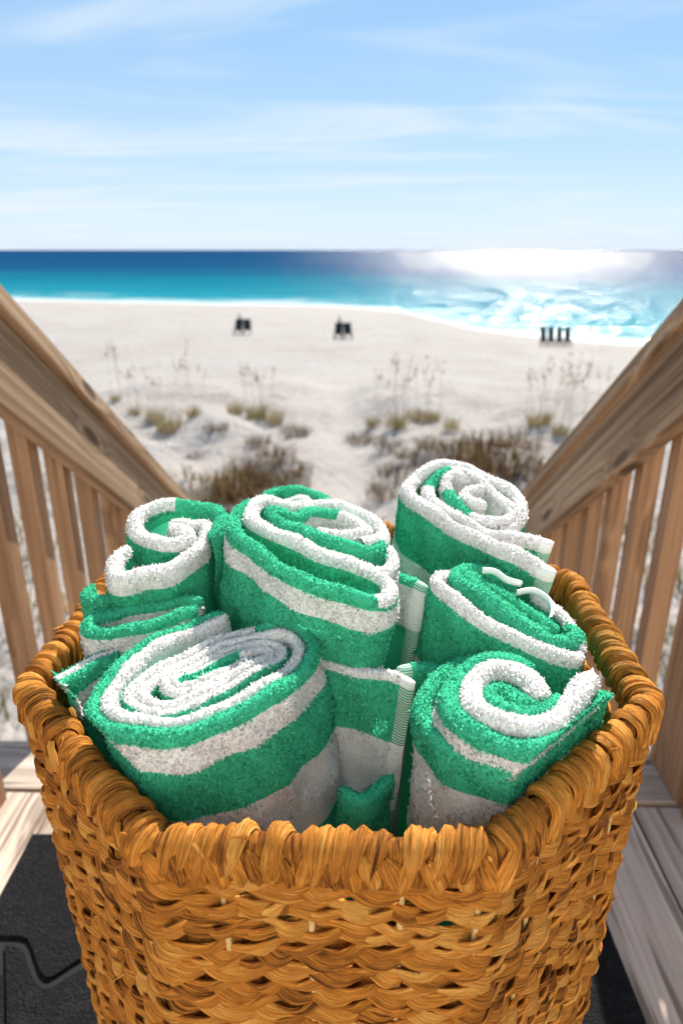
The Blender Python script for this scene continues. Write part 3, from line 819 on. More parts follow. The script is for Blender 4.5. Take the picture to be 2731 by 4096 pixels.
class Towel:
    def __init__(self, name, label, hue=0.0):
        self.e = None; self.name = name; self.label = label
        self.V, self.F, self.S, self.H = [], [], [], []
        self.nv = 0
        self.tufts = []          # (pos, nrm, tan, stripe)
        self.seed = abs(hash_str(label)) % 100000
        self.rg = np.random.default_rng(self.seed)
        self.extra = []
    def ribbon(self, zoom, pts, plane, side=1, th=0.009, Lin=0.03, Lout=0.05, outer=((9, G_),), inner=((9, W_),), rim=None,
               double=False, d=None, taper=0.0, lift=0.0, pile_out=0.10, pile_in=0.016, wob=0.0015, hem=0.0, ends=(1, 1), zs=None, step=0.0026, bulge=0.0):
        p0, n = plane; n = norm(n)
        ox, oy, sc = zoom
        P = np.array([on_plane(ox + x / sc, oy + y / sc, p0, n) for x, y in pts])
        if zs is not None: P = P * 1.0 + np.outer(np.asarray(zs), n)
        P = P + n * lift
        P, s = catmull(P, step)
        # smooth
        for _ in range(2): P[1:-1] = (P[:-2] + 2 * P[1:-1] + P[2:]) / 4
        dd = norm(d if d is not None else -n)
        T = norm(np.gradient(P, axis=0))
        S = norm(np.cross(T, -dd)) * side
        ns = len(P); L = s[-1]
        # end rounding of the sheet
        r = th / 2
        e0 = np.clip(s / (r * 1.2), 0, 1) if ends[0] else np.ones(ns)
        e1 = np.clip((L - s) / (r * 1.2), 0, 1) if ends[1] else np.ones(ns)
        ends_ = np.sqrt(np.clip(1 - (1 - np.minimum(e0, e1)) ** 2, 0.03, 1))
        # profile
        prof = []                 # (a, b, q)
        li = np.concatenate([np.arange(r, min(Lin, 0.02), 0.0030), np.arange(0.02, Lin, 0.010), [Lin]]) if Lin > 0.02 else np.append(np.arange(r, Lin, 0.003), Lin)
        for b_ in li[::-1]: prof.append((-r, b_, -(b_ - r) - r * 1.57))
        if double:
            r2 = r / 2
            for a in np.linspace(0.15, math.pi, 7)[:-1]: prof.append((-r + r2 - r2 * math.cos(a), r * 0.8 - r2 * 1.45 * math.sin(a), -r * 1.57 * (1 - a / math.pi)))
            prof.append((0.0, r * 0.95, 0.0))
            for a in np.linspace(0, math.pi - 0.15, 7)[1:]: prof.append((r2 - r2 * math.cos(a), r * 0.8 - r2 * 1.45 * math.sin(a), r * 1.57 * (a / math.pi)))
        else:
            for a in np.linspace(0.2, math.pi - 0.2, 8): prof.append((-r * math.cos(a), r - r * math.sin(a), -r * 1.57 + a * r))
        lo = np.concatenate([np.arange(r, min(Lout, pile_out), 0.0030), np.arange(min(Lout, pile_out), Lout, 0.012), [Lout]])
        for b_ in lo: prof.append((r, b_, (b_ - r) + r * 1.57))
        prof = np.array(prof); npf = len(prof)
        ph = self.rg.uniform(0, 6.28, 6)
        a = prof[None, :, 0] * ends_[:, None]; b = np.broadcast_to(prof[None, :, 1], a.shape)
        und = wob * (np.sin(s[:, None] * 90 + ph[0] + b * 40) + 0.7 * np.sin(s[:, None] * 171 + ph[1] - b * 60) + 0.5 * np.sin(s[:, None] * 37 + b * 110 + ph[2]))
        rimw = wob * 1.0 * (np.sin(s * 70 + ph[3]) + 0.6 * np.sin(s * 150 + ph[4]))
        cen = P.mean(0)
        X = P[:, None, :] + S[:, None, :] * (a + und * np.clip(b / 0.02, 0, 1) + bulge * np.sin(np.clip(b / 0.12, 0, 1) * math.pi))[..., None] + dd * (b + rimw[:, None] * np.exp(-b / 0.03))[..., None]
        if taper:
            X = X + (cen - P)[:, None, :] * (taper * np.clip(b, 0, 0.2) / 0.1)[..., None]
        X = keep_inside(X)
        def col(q, s_):
            jit = 0.0
            if q >= 0:
                q = q + jit
                for lim, c in outer:
                    if q < lim: return c
                return outer[-1][1]
            q = -q + jit
            for lim, c in inner:
                if q < lim: return c
            return inner[-1][1]
        stripe = np.array([[col(q, s_) for q in prof[:, 2]] for s_ in s])
        if rim is not None:       # colour of the rounded edge may change along the sheet: list of (s fraction, colour)
            rm = np.abs(prof[:, 2]) <= r * 1.57 * 1.02
            for i, s_ in enumerate(s):
                c = rim[-1][1]
                for fr, cc in rim:
                    if s_ / L <= fr: c = cc; break
                stripe[i, rm] = c
        hemmask = (s > L - hem) if hem > 0 else np.zeros(ns, bool)
        F = grid_faces(ns, npf)
        if side > 0: F = F[:, ::-1]
        fi = F.min(1) // npf
        hf = hemmask[np.clip(fi, 0, ns - 1)]
        self.V.append(X.reshape(-1, 3)); self.S.append(stripe.ravel())
        self.F.append(F[~hf] + self.nv)
        if hf.any():
            sl = np.where(hemmask)[0][0]
            Xh = X[sl:].copy()
            nh = len(Xh)
            Fh = grid_faces(nh, npf)
            if side > 0: Fh = Fh[:, ::-1]
            uvw = np.stack([np.repeat(s[sl:], npf), np.tile(prof[:, 2], nh)], 1)
            self.extra.append((Xh.reshape(-1, 3), Fh, stripe[sl:].ravel(), uvw))
        # ---- pile
        Xf = X.reshape(-1, 3); Fk = F[~hf]
        qa, qb, qc, qd = Xf[Fk[:, 0]], Xf[Fk[:, 1]], Xf[Fk[:, 2]], Xf[Fk[:, 3]]
        cr = np.cross(qc - qa, qd - qb); ar = np.linalg.norm(cr, axis=1) / 2
        nr = -norm(cr) if False else norm(cr)
        bmid = np.abs(np.broadcast_to(prof[None, :, 2], (ns, npf)).ravel()[Fk]).mean(1)
        sgnq = np.broadcast_to(prof[None, :, 2], (ns, npf)).ravel()[Fk].mean(1)
        ok = np.where(sgnq >= 0, bmid < pile_out, bmid < pile_in)
        cenf = (qa + qb + qc + qd) / 4
        facing = -(nr * norm(cenf)).sum(1)
        ok &= facing > -0.45
        lam = ar * DENS * ok
        cnt = self.rg.poisson(lam)
        idx = np.repeat(np.arange(len(Fk)), cnt)
        if len(idx):
            u = self.rg.random((len(idx), 1)); v = self.rg.random((len(idx), 1))
            pos = qa[idx] * (1 - u) * (1 - v) + qb[idx] * u * (1 - v) + qc[idx] * u * v + qd[idx] * (1 - u) * v
            sf = stripe.ravel()
            stp = sf[Fk[idx, 0]] * ((1 - u) * (1 - v))[:, 0] + sf[Fk[idx, 1]] * (u * (1 - v))[:, 0] + sf[Fk[idx, 2]] * (u * v)[:, 0] + sf[Fk[idx, 3]] * ((1 - u) * v)[:, 0]
            stp = (stp + self.rg.normal(0, 0.13, len(stp)) > 0.5).astype(float)
            self.tufts.append((pos, nr[idx], np.broadcast_to(dd, pos.shape), stp))
        self.nv += X.shape[0] * X.shape[1]
        return P + np.array([0, 0, CZ])
    def build(self):
        V = np.vstack(self.V); F = np.vstack(self.F); S = np.concatenate(self.S)
        c = V.mean(0); c[2] = V[:, 2].min()
        self.e = empty(self.name, (c[0], c[1], c[2] + CZ))
        tag(self.e, self.label, 'towel', 'rolled striped towels in the basket')
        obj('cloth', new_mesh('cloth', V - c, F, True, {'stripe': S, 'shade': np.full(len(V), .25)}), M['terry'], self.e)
        for (Xh, Fh, Sh, uvw) in self.extra:
            obj('hem', new_mesh('hem', Xh - c, Fh, True, {'stripe': Sh}, uvw), M['hem'], self.e)
        if self.tufts:
            pos = np.vstack([t[0] for t in self.tufts]) - c; nr = np.vstack([t[1] for t in self.tufts]); dn = np.vstack([t[2] for t in self.tufts]); stp = np.concatenate([t[3] for t in self.tufts])
            n = len(pos); rg = self.rg
            jit = rg.normal(0, 0.42, (n, 3))
            ax = norm(nr + jit + dn * 0.18)
            ln = rg.uniform(0.0015, 0.0025, (n, 1)); rd = rg.uniform(0.00068, 0.00098, (n, 1))
            # worn and flattened patches, a few pulled loops
            wear = np.sin(pos[:, 0] * 95 + 1) * np.sin(pos[:, 1] * 83 + 2) * np.sin(pos[:, 2] * 71 + self.seed) + 0.5 * np.sin(pos[:, 0] * 260 + pos[:, 2] * 190)
            ln = ln * (1 + 0.30 * wear)[:, None]
            ax = norm(ax + (0.45 * np.clip(wear, -1, 1))[:, None] * dn)
            ln = np.where(rg.random((n, 1)) < 0.004, ln * 2.1, ln)
            curl = rg.normal(0, 0.0006, (n, 3))
            ref = norm(np.cross(ax, rg.normal(0, 1, (n, 3)))); bi = np.cross(ax, ref)
            base = pos - nr * 0.0009
            tip = base + ax * ln + curl
            mid = base + ax * ln * 0.58
            vs = [base, mid + ref * rd * 1.15, mid - ref * rd * 1.15, mid + bi * rd * rg.uniform(0.5, 0.95, (n, 1)), tip - bi * rd * 0.5]
            VV = np.stack(vs, 1).reshape(-1, 3)
            f = np.array([[0, 1, 3], [0, 3, 2], [1, 4, 3], [3, 4, 2]])
            FF = (np.arange(n)[:, None, None] * 5 + f[None]).reshape(-1, 3)
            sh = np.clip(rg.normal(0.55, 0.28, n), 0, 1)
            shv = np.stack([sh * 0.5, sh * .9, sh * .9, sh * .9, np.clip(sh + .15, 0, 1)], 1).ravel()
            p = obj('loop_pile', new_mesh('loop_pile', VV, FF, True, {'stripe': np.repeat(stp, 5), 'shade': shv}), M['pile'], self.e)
            p['kind'] = 'stuff'
            at = p.data.attributes.new('lie', 'FLOAT_VECTOR', 'POINT'); at.data.foreach_set('vector', np.ascontiguousarray(np.repeat(nr, 5, axis=0), np.float32).ravel())
            TUFTS[0] += n
        return self.e
def hash_str(s):
    h = 7
    for ch in s: h = (h * 131 + ord(ch)) % 2147483647
    return h
TUFTS = [0]
DENS = 7.0e5
def HP(z, nx=0, ny=0): return (np.array([0, 0, z]), np.array([nx, ny, 1.0]))
def PL(p, n): return (np.array(p, float), np.array(n, float))
Z1 = (300, 2400, 1.4255); Z2 = (850, 1900, 1.742); Z3 = (300, 1950, 2.24); Z4 = (1500, 1800, 1.96); Z5 = (1550, 2200, 1.742); Z6 = (1500, 2550, 1.4933); Z7 = (1200, 2200, 2.045); Z8 = (100, 2350, 1.206)

# --- front left roll
t = Towel('rolled_towel', 'green and white striped towel rolled into a wide flat spiral at front left')
t.ribbon(Z1, [(860, 70), (700, 115), (520, 185), (360, 285), (230, 395), (150, 500), (130, 590), (190, 665), (330, 705), (520, 700), (720, 655), (930, 575), (1110, 470), (1240, 370), (1310, 275), (1285, 195), (1180, 150), (1030, 160)],
         HP(-.262), 1, th=.0190, Lin=.05, Lout=.26, outer=((.017, G_), (.036, W_), (.083, G_), (.14, W_), (9, G_)), inner=((9, W_),), double=True, d=(.20, .10, -.97), taper=0.10, pile_out=.13, ends=(1, 0))
t.ribbon(Z1, [(1030, 160), (860, 200), (680, 270), (520, 345), (400, 430), (340, 510), (370, 565), (480, 580), (640, 540), (820, 460), (1000, 370), (1120, 295), (1150, 245), (1070, 222), (920, 245)],
         HP(-.262), 1, th=.0175, Lin=.03, Lout=.035, outer=((.0095, W_), (9, G_)), inner=((.012, W_), (9, G_)), double=True, ends=(0, 0), lift=-.002, pile_out=.02)
t.ribbon(Z1, [(920, 245), (760, 310), (620, 375), (545, 425), (570, 475), (680, 455), (820, 390), (930, 330), (985, 285)],
         HP(-.262), 1, th=.0150, Lin=.02, Lout=.03, outer=((.010, W_), (9, G_)), inner=((.006, W_), (9, G_)), double=True, ends=(0, 1), lift=-.003, pile_out=.02)
t.build()

# --- middle roll
t = Towel('rolled_towel', 'tall green towel roll with one white band standing in the middle')
PM = PL((-.02, .52, -.215), (.20, -.03, .97))
DM = (-.10, .12, -.98)
t.ribbon(Z2, [(290, 175), (200, 215), (140, 290), (170, 385), (300, 495), (500, 625), (700, 720), (900, 795), (1080, 838), (1200, 825), (1245, 760), (1190, 690), (1100, 655)],
         PM, 1, th=.0105, Lin=.03, Lout=.30, outer=((.012, G_), (.031, W_), (.11, G_), (9, W_)), inner=((9, G_),), rim=((.80, G_), (1, W_)), d=DM, pile_out=.115, ends=(1, 0))
t.ribbon(Z2, [(1100, 655), (900, 580), (700, 515), (500, 435), (345, 355), (265, 275), (300, 200), (410, 180), (550, 222), (680, 192), (880, 215), (1080, 295), (1185, 385), (1150, 450), (1030, 470)],
         PM, -1, th=.0130, Lin=.028, Lout=.09, outer=((.008, W_), (9, G_)), inner=((.004, W_), (9, G_)), rim=((1, W_),), d=DM, lift=.003, pile_out=.05, pile_in=.02, ends=(0, 0))
t.ribbon(Z2, [(1180, 480), (1100, 520), (980, 505), (830, 470), (640, 400), (470, 320), (400, 255), (470, 265), (580, 310), (700, 252), (880, 275), (1040, 365), (1060, 415), (960, 425), (820, 405), (730, 395)],
         PM, -1, th=.0105, Lin=.028, Lout=.05, outer=((9, G_),), inner=((.004, G_), (9, W_)), rim=((.7, G_), (1, W_)), d=DM, lift=.004, pile_out=.03, pile_in=.02, ends=(1, 1))
t.ribbon(Z2, [(1040, 600), (1160, 600), (1250, 570), (1270, 500), (1230, 440)],
         PM, 1, th=.009, Lin=.02, Lout=.1, outer=((9, W_),), inner=((9, W_),), d=DM, lift=-.006, pile_out=.05)
t.build()

# --- back left roll with its outer turns slipping open
t = Towel('rolled_towel', 'green towel at back left whose outer layer has slipped down in loose folds')
P3 = PL((-.145, .555, -.215), (0, -.18, 1)); P3b = PL((-.145, .53, -.254), (0, -.15, 1)); P3c = PL((-.15, .51, -.276), (.05, -.12, 1))
t.ribbon(Z3, [(850, 300), (930, 340), (1000, 400), (960, 460), (850, 475), (700, 445), (580, 370), (530, 280), (590, 195), (730, 135), (900, 112), (1100, 125), (1240, 165), (1310, 250), (1290, 350), (1210, 440)],
         P3, -1, th=.0135, Lin=.02, Lout=.22, outer=((.006, W_), (9, G_)), inner=((9, G_),), rim=((.62, W_), (1, G_)), pile_out=.06)
t.ribbon(Z3, [(850, 270), (940, 240), (1050, 262), (1150, 262), (1180, 320), (1150, 410), (1060, 505), (900, 598), (740, 655), (560, 712), (430, 752), (345, 720), (335, 640), (380, 545), (460, 455)],
         P3, -1, th=.0125, Lin=.02, Lout=.2, outer=((.020, W_), (9, G_)), inner=((9, G_),), rim=((1, W_),), pile_out=.05, lift=-.004)
t.ribbon(Z3, [(1400, 250), (1350, 330), (1330, 420), (1220, 490), (1050, 560), (880, 650), (700, 760), (540, 850), (400, 940), (260, 985), (140, 970), (100, 915), (170, 870)],
         P3b, -1, th=.011, Lin=.02, Lout=.2, outer=((9, G_),), inner=((.01, G_), (9, W_)), pile_out=.05)
t.ribbon(Z3, [(1330, 610), (1180, 750), (1020, 840), (830, 930), (620, 1010), (420, 1060)],
         P3c, -1, th=.011, Lin=.02, Lout=.2, outer=((9, G_),), inner=((9, G_),), pile_out=.06)
t.build()

# --- towel folded flat at the left rim
t = Towel('folded_towel', 'flat folded towel end with white band against the left rim of the basket')
t.ribbon(Z3, [(1140, 1010), (960, 975), (720, 1005), (430, 1065), (220, 1135), (115, 1205), (160, 1255), (400, 1235), (650, 1190), (900, 1125), (1090, 1085)],
         HP(-.260), 1, th=.0110, Lin=.03, Lout=.18, outer=((.011, G_), (.036, W_), (9, G_)), inner=((9, W_),), rim=((1, G_),), pile_out=.06)
t.build()
t = Towel('folded_towel', 'striped towel edge squeezed between front left roll and basket rim')
t.ribbon(Z8, [(450, 290), (310, 345), (200, 410), (140, 455), (150, 500)],
         HP(-.276), -1, th=.0135, double=True, Lin=.03, Lout=.2, outer=((.004, W_), (.019, G_), (.037, W_), (9, G_)), inner=((.006, W_), (9, G_)), pile_out=.09)
t.build()

# --- small roll peeping out at the back
t = Towel('rolled_towel', 'small top of a green towel roll peeping up behind the middle roll')
t.ribbon(Z2, [(340, 190), (400, 120), (500, 85), (620, 85), (730, 110), (780, 160), (720, 210), (560, 230), (470, 190), (560, 150), (640, 150), (660, 190)],
         PL((-.04, .66, -.229), (0, -.2, 1)), 1, th=.011, Lin=.02, Lout=.2, outer=((9, G_),), inner=((9, G_),), rim=((.7, G_), (1, W_)), pile_out=.05, lift=0.0)
t.tufts and None
t.build()

# --- back right roll with two loose ends
t = Towel('rolled_towel', 'white edged towel roll at back right with two loose ends hanging over the rim')
P5 = PL((.105, .60, -.205), (.06, -.30, .95)); D5 = (-.10, .26, -.96)
t.ribbon(Z4, [(980, 590), (1090, 560), (1150, 470), (1130, 370), (1040, 275), (900, 195), (730, 120), (560, 88), (410, 135), (300, 215), (268, 300), (360, 400), (510, 490), (700, 595), (900, 695), (1100, 785), (1300, 880), (1425, 950)],
         P5, 1, th=.0125, Lin=.03, Lout=.3, outer=((.013, W_), (.064, G_), (.10, W_), (9, G_)), inner=((.004, W_), (9, G_)), rim=((1, W_),), d=D5, pile_out=.10, hem=.014)
t.ribbon(Z4, [(870, 425), (790, 410), (715, 350), (745, 290), (845, 270), (830, 225), (700, 180), (600, 185), (560, 255), (600, 345), (700, 440), (830, 520), (960, 550), (1060, 520), (1070, 440), (980, 340), (870, 255), (760, 180), (610, 145), (490, 185), (425, 280), (450, 370), (560, 455), (710, 540), (880, 605), (1050, 648), (1250, 685), (1400, 735)],
         P5, 1, th=.0115, Lin=.03, Lout=.03, outer=((.014, W_), (9, G_)), inner=((9, W_),), rim=((.25, W_), (.33, G_), (.45, W_), (.62, W_), (.70, G_), (1, W_)), d=D5, pile_out=.035, hem=.012, double=False)
t.build()

# --- right roll with a hanging loop
t = Towel('rolled_towel', 'flattened green roll with white edge and hanging loop beside the right rim')
P6 = PL((.125, .455, -.256), (.28, -.05, .96)); D6 = (-.10, .10, -.99)
t.ribbon(Z5, [(1340, 690), (1320, 600), (1260, 480), (1150, 360), (1000, 285)], P6, 1, th=.0095, Lin=.03, Lout=.2, outer=((.010, W_), (9, G_)), inner=((9, G_),), rim=((1, W_),), d=D6, pile_out=.04)
t.ribbon(Z5, [(560, 120), (450, 135), (365, 165), (350, 215), (450, 295), (570, 380), (760, 500), (950, 605), (1150, 690), (1270, 735), (1320, 725), (1335, 660)],
         P6, 1, th=.0095, Lin=.03, Lout=.24, outer=((.012, W_), (.075, G_), (9, W_)), inner=((9, W_),), rim=((1, W_),), d=D6, pile_out=.10)
t.ribbon(Z5, [(900, 262), (780, 190), (660, 140), (560, 122), (475, 165), (490, 215), (600, 285), (760, 390), (950, 525), (1130, 620), (1270, 640), (1300, 600), (1230, 540)],
         P6, 1, th=.0125, Lin=.03, Lout=.03, outer=((9, G_),), inner=((9, G_),), rim=((1, G_),), d=D6, lift=.004, pile_out=.03)
t.ribbon(Z5, [(1180, 580), (1040, 480), (900, 365), (780, 285), (660, 215), (580, 180), (560, 215), (680, 300), (840, 410), (1000, 520), (1120, 575)],
         P6, 1, th=.0105, Lin=.03, Lout=.03, outer=((9, G_),), inner=((9, G_),), rim=((1, G_),), d=D6, lift=.003, pile_out=.02)
e6 = t.build()
# --- front right roll
t = Towel('rolled_towel', 'large towel roll at front right with open green spiral and wide white band')
D7 = (.02, .16, -.98)
t.ribbon(Z6, [(800, 95), (650, 85), (500, 135), (370, 235), (300, 345), (295, 440), (355, 540), (480, 630), (650, 705), (850, 750), (1030, 750), (1200, 690), (1330, 600), (1440, 510), (1430, 420)],
         HP(-.279), 1, th=.012, Lin=.02, Lout=.26, outer=((.036, G_), (.115, W_), (9, G_)), inner=((9, G_),), rim=((1, G_),), d=D7, pile_out=.11)
t.ribbon(Z6, [(940, 190), (790, 110), (630, 125), (510, 205), (445, 320), (470, 430), (580, 520), (750, 590), (950, 628), (1130, 588), (1275, 500), (1370, 400), (1350, 330)],
         HP(-.261), 1, th=.0140, Lin=.02, Lout=.032, outer=((.009, G_), (.03, W_), (9, G_)), inner=((9, W_),), rim=((1, G_),), d=D7, pile_out=.035)
t.ribbon(Z6, [(985, 345), (960, 265), (870, 190), (760, 150), (660, 170), (590, 245), (585, 350), (640, 430), (780, 475), (950, 505), (1070, 465), (1170, 370), (1240, 275), (1300, 200)],
         HP(-.257), 1, th=.0150, Lin=.03, Lout=.04, outer=((.008, W_), (9, G_)), inner=((.012, W_), (9, G_)), rim=((1, W_),), d=D7, pile_out=.02)
t.ribbon(Z6, [(950, 405), (850, 345), (750, 275), (685, 275), (680, 340), (740, 400), (850, 430), (960, 440), (1050, 390), (1100, 320)],
         HP(-.262), 1, th=.0150, Lin=.03, Lout=.04, outer=((9, G_),), inner=((9, G_),), rim=((1, G_),), d=D7, pile_out=.03)
t.build()
t = Towel('folded_towel', 'dark green towel tail tucked between front right roll and handle opening')
t.ribbon(Z6, [(1290, 330), (1380, 350), (1450, 420), (1480, 490), (1440, 540)], HP(-.286), -1, th=.014, Lin=.02, Lout=.15, outer=((9, G_),), inner=((9, G_),), pile_out=.04)
t.build()

# --- lower towel between the two front rolls, with its woven hem
t = Towel('folded_towel', 'towel with pale woven hem standing between the two front rolls')
t.ribbon(Z7, [(60, 850), (200, 885), (400, 930), (600, 975), (760, 1020), (880, 1055), (945, 1085)], HP(-.284, .05), 1, th=.0085, Lin=.03, Lout=.25, outer=((.005, W_), (.055, G_), (.115, W_), (9, G_)), inner=((9, W_),), rim=((1, W_),), d=(-.10, -.02, -.99), pile_out=.12, hem=.0125)
t.build()
t = Towel('folded_towel', 'towel edge with striped hem wedged between middle and right rolls')
t.ribbon(Z7, [(620, 130), (740, 165), (860, 215), (960, 265), (1045, 305)], HP(-.252), 1, th=.009, Lin=.03, Lout=.22, outer=((.008, G_), (.045, W_), (9, G_)), inner=((9, G_),), rim=((1, G_),), d=(-.12, 0, -.99), pile_out=.05, hem=.014)
t.build()
t = Towel('folded_towel', 'bright green towel lump with narrow hem behind the front right roll')
t.ribbon(Z7, [(1260, 985), (1150, 930), (1040, 915), (940, 935), (860, 950), (790, 960)], HP(-.288), -1, th=.011, Lin=.02, Lout=.2, outer=((9, G_),), inner=((9, G_),), rim=((1, G_),), d=(-.05, 0, -1), pile_out=.06, hem=.012)
t.build()
t = Towel('folded_towel', 'dark green towel layers deep in the gap at the front of the basket')
t.ribbon(Z7, [(330, 1950), (480, 2020), (600, 1960), (760, 1830)], HP(-.345), 1, th=.010, Lin=.02, Lout=.2, outer=((9, G_),), inner=((9, G_),), d=(-.05, .05, -1), pile_out=.06)
t.build()
# hanging loop tape of the right roll
def tape(pts, lift, w=.0026, th=.0007):
    P = np.array([on_plane(Z5[0] + x / Z5[2], Z5[1] + y / Z5[2], P6[0], norm(P6[1])) for x, y in pts])
    n_ = norm(P6[1])
    P = P + np.outer(np.array(lift), n_)
    P, s = catmull(P, .0015)
    T = norm(np.gradient(P, axis=0)); S = norm(np.cross(T, n_)); U = np.cross(S, T)
    prof = [(-th, -w), (th, -w), (th * 1.3, 0), (th, w), (-th, w), (-th * 1.0, 0)]
    X = np.stack([P + S * a + U * b for a, b in prof], 1)
    V = X.reshape(-1, 3) + np.array([0, 0, CZ]) - np.array(e6.location)
    obj('hanging_loop', new_mesh('hanging_loop', V, grid_faces(len(P), 6, False, True), True), M['tape'], e6)
tape([(640, 185), (720, 210), (800, 265), (890, 290), (910, 275)], [.006, .008, .008, .008, .005])
tape([(880, 335), (980, 340), (1070, 400), (1115, 460), (1115, 510)], [.005, .008, .009, .008, .004])
print('tufts', TUFTS[0])

# ------------------------------------------------------------------ dune plants
def ground_hit(px, py):
    d = ray(px, py); tt = 3.0
    o = np.array([0, 0, CZ])
    for _ in range(400):
        p = o + d * tt
        if p[2] <= float(ground_z(p[0], p[1])): break
        tt *= 1.012
    return o + d * tt
def blades_mesh(name, n, h, spread, lean, wid, seed, seglean=0.6, core=0.0):
    rg = np.random.default_rng(seed)
    a = rg.uniform(0, 6.28, n); r = spread * np.sqrt(rg.random(n))
    base = np.stack([r * np.cos(a), r * np.sin(a), np.full(n, -0.03)], 1)
    a2 = a + rg.normal(0, 0.8, n)
    hh = h * rg.uniform(0.45, 1.0, n)
    ln = lean * rg.uniform(0.2, 1.0, n)
    dirv = np.stack([np.cos(a2), np.sin(a2), np.zeros(n)], 1)
    sd = np.stack([-np.sin(a2), np.cos(a2), np.zeros(n)], 1)
    w = wid * rg.uniform(.6, 1.3, (n, 1))
    up = np.array([0, 0, 1.0])
    m_ = base + up * (hh * 0.55)[:, None] + dirv * (ln * hh * 0.25)[:, None]
    tp = base + up * (hh * (1 - 0.25 * ln))[:, None] + dirv * (ln * hh * 0.85)[:, None]
    V = np.stack([base - sd * w, base + sd * w, m_ + sd * w * .8, m_ - sd * w * .8, tp], 1).reshape(-1, 3)
    i = np.arange(n)[:, None] * 5
    F = np.concatenate([i + np.array([0, 1, 2]), i + np.array([0, 2, 3]), i + np.array([3, 2, 4])])
    tone = np.repeat(rg.random(n), 5)
    return new_mesh(name, V, F, False, {'tone': tone})
grassM = [blades_mesh('dune_grass', 150, 0.75, 0.30, 0.9, 0.008, 20 + i) for i in range(3)]
shrubM = [blades_mesh('dry_shrub', 170, 0.60, 0.55, 1.1, 0.010, 40 + i) for i in range(3)]
for m_ in grassM: m_.materials.append(M['grass'])
for m_ in shrubM: m_.materials.append(M['shrub'])
def ZG(x, y): return 400 + x / .784, 1350 + y / .784
ORD = ['first', 'second', 'third', 'fourth', 'fifth', 'sixth', 'seventh', 'eighth', 'ninth', 'tenth', 'eleventh', 'twelfth', 'thirteenth', 'fourteenth', 'fifteenth']
plants = [  # zoom x, y of the foot, size, kind, side
 (50, 205, .5, 'g'), (110, 245, .6, 'g'), (175, 272, .9, 'g'), (218, 300, 1.1, 'g'), (295, 252, .7, 'g'), (365, 303, .6, 's'), (425, 245, .8, 'g'), (490, 255, 1.0, 'g'), (545, 275, .9, 'g'), (612, 305, .8, 's'),
 (495, 338, .6, 's'), (552, 385, .8, 's'), (463, 425, 1.0, 's'), (477, 455, .8, 's'), (605, 440, .8, 's'), (420, 495, 1.0, 's'), (486, 500, 1.2, 's'), (560, 500, 1.2, 's'), (340, 515, 1.0, 's'), (300, 385, .4, 's'), (380, 540, 1.2, 's'),
 (855, 285, .7, 'g'), (930, 285, 1.0, 'g'), (990, 265, .9, 'g'), (1042, 265, .7, 'g'), (815, 330, .8, 's'), (900, 350, .7, 's'), (1100, 298, .7, 'g'), (1372, 285, 1.0, 'g'), (1440, 315, .7, 'g'),
 (1190, 360, 1.15, 's'), (1250, 400, 1.2, 's'), (1300, 345, 1.1, 's'), (1320, 430, 1.2, 's'), (1140, 375, 1.1, 's'), (1045, 350, .8, 's'), (1025, 415, .7, 's'), (925, 440, .8, 's'), (895, 495, .8, 's'), (960, 385, .6, 's'), (1200, 440, 1.1, 's'), (1120, 430, 1.1, 's')]
for i, (x, y, sz, kd) in enumerate(plants):
    p = ground_hit(*ZG(x, y))
    me = (grassM if kd == 'g' else shrubM)[i % 3]
    o = obj('dune_grass_clump' if kd == 'g' else 'dry_dune_shrub', me)
    o.location = (p[0], p[1], float(ground_z(p[0], p[1])))
    o.rotation_euler = (0, 0, random.uniform(0, 6.28)); o.scale = (sz, sz, sz * .85)
    side = 'left' if x < 700 else 'right'
    rank = ORD[sorted(q[0] for q in plants if q[3] == kd and (q[0] < 700) == (x < 700)).index(x)]
    if kd == 'g': tag(o, 'olive dune grass clump, %s from the left among those %s of the beach path' % (rank, side), 'grass clump', 'grass clumps %s of the beach path' % side)
    else: tag(o, 'dark brown dry shrub, %s from the left among those %s of the beach path' % (rank, side), 'shrub', 'dry shrubs %s of the beach path' % side)
# sea oats: tall stalks with seed heads
def oat_mesh(seed):
    rg = np.random.default_rng(seed); V, F, Tn = [], [], []
    for q in range(4):
        x, y = rg.uniform(-.25, .25, 2); h = rg.uniform(1.1, 1.7); lx_, ly_ = rg.uniform(-.32, .32, 2)
        b0 = len(V)
        for lev in range(5):
            f_ = lev / 4; r = 0.0045 * (1 - .5 * f_)
            for k_ in range(3):
                V.append((x + lx_ * f_ ** 2 + r * math.cos(k_ * 2.1), y + ly_ * f_ ** 2 + r * math.sin(k_ * 2.1), h * f_ - .02)); Tn.append(.4)
        for lev in range(4):
            for k_ in range(3):
                a_ = b0 + lev * 3 + k_; b_ = b0 + lev * 3 + (k_ + 1) % 3
                F += [(a_, b_, b_ + 3), (a_, b_ + 3, a_ + 3)]
        for g_ in range(9):
            f_ = rg.uniform(.78, 1.02); c = np.array([x + lx_ * f_ ** 2, y + ly_ * f_ ** 2, h * f_]); b0 = len(V)
            d_ = np.array([rg.normal(0, .035), rg.normal(0, .035), -.02]); 
            for p_ in (c, c + d_ * .6 + [0, 0, .02], c + d_ * 1.3, c + d_ * .7 - [0, 0, .025]): V.append(tuple(p_)); Tn.append(rg.random())
            F += [(b0, b0 + 1, b0 + 2), (b0, b0 + 2, b0 + 3)]
    return new_mesh('sea_oats', np.array(V), np.array(F), False, {'tone': np.array(Tn)})
oatM = [oat_mesh(60 + i) for i in range(3)]
for m_ in oatM: m_.materials.append(M['stalk'])
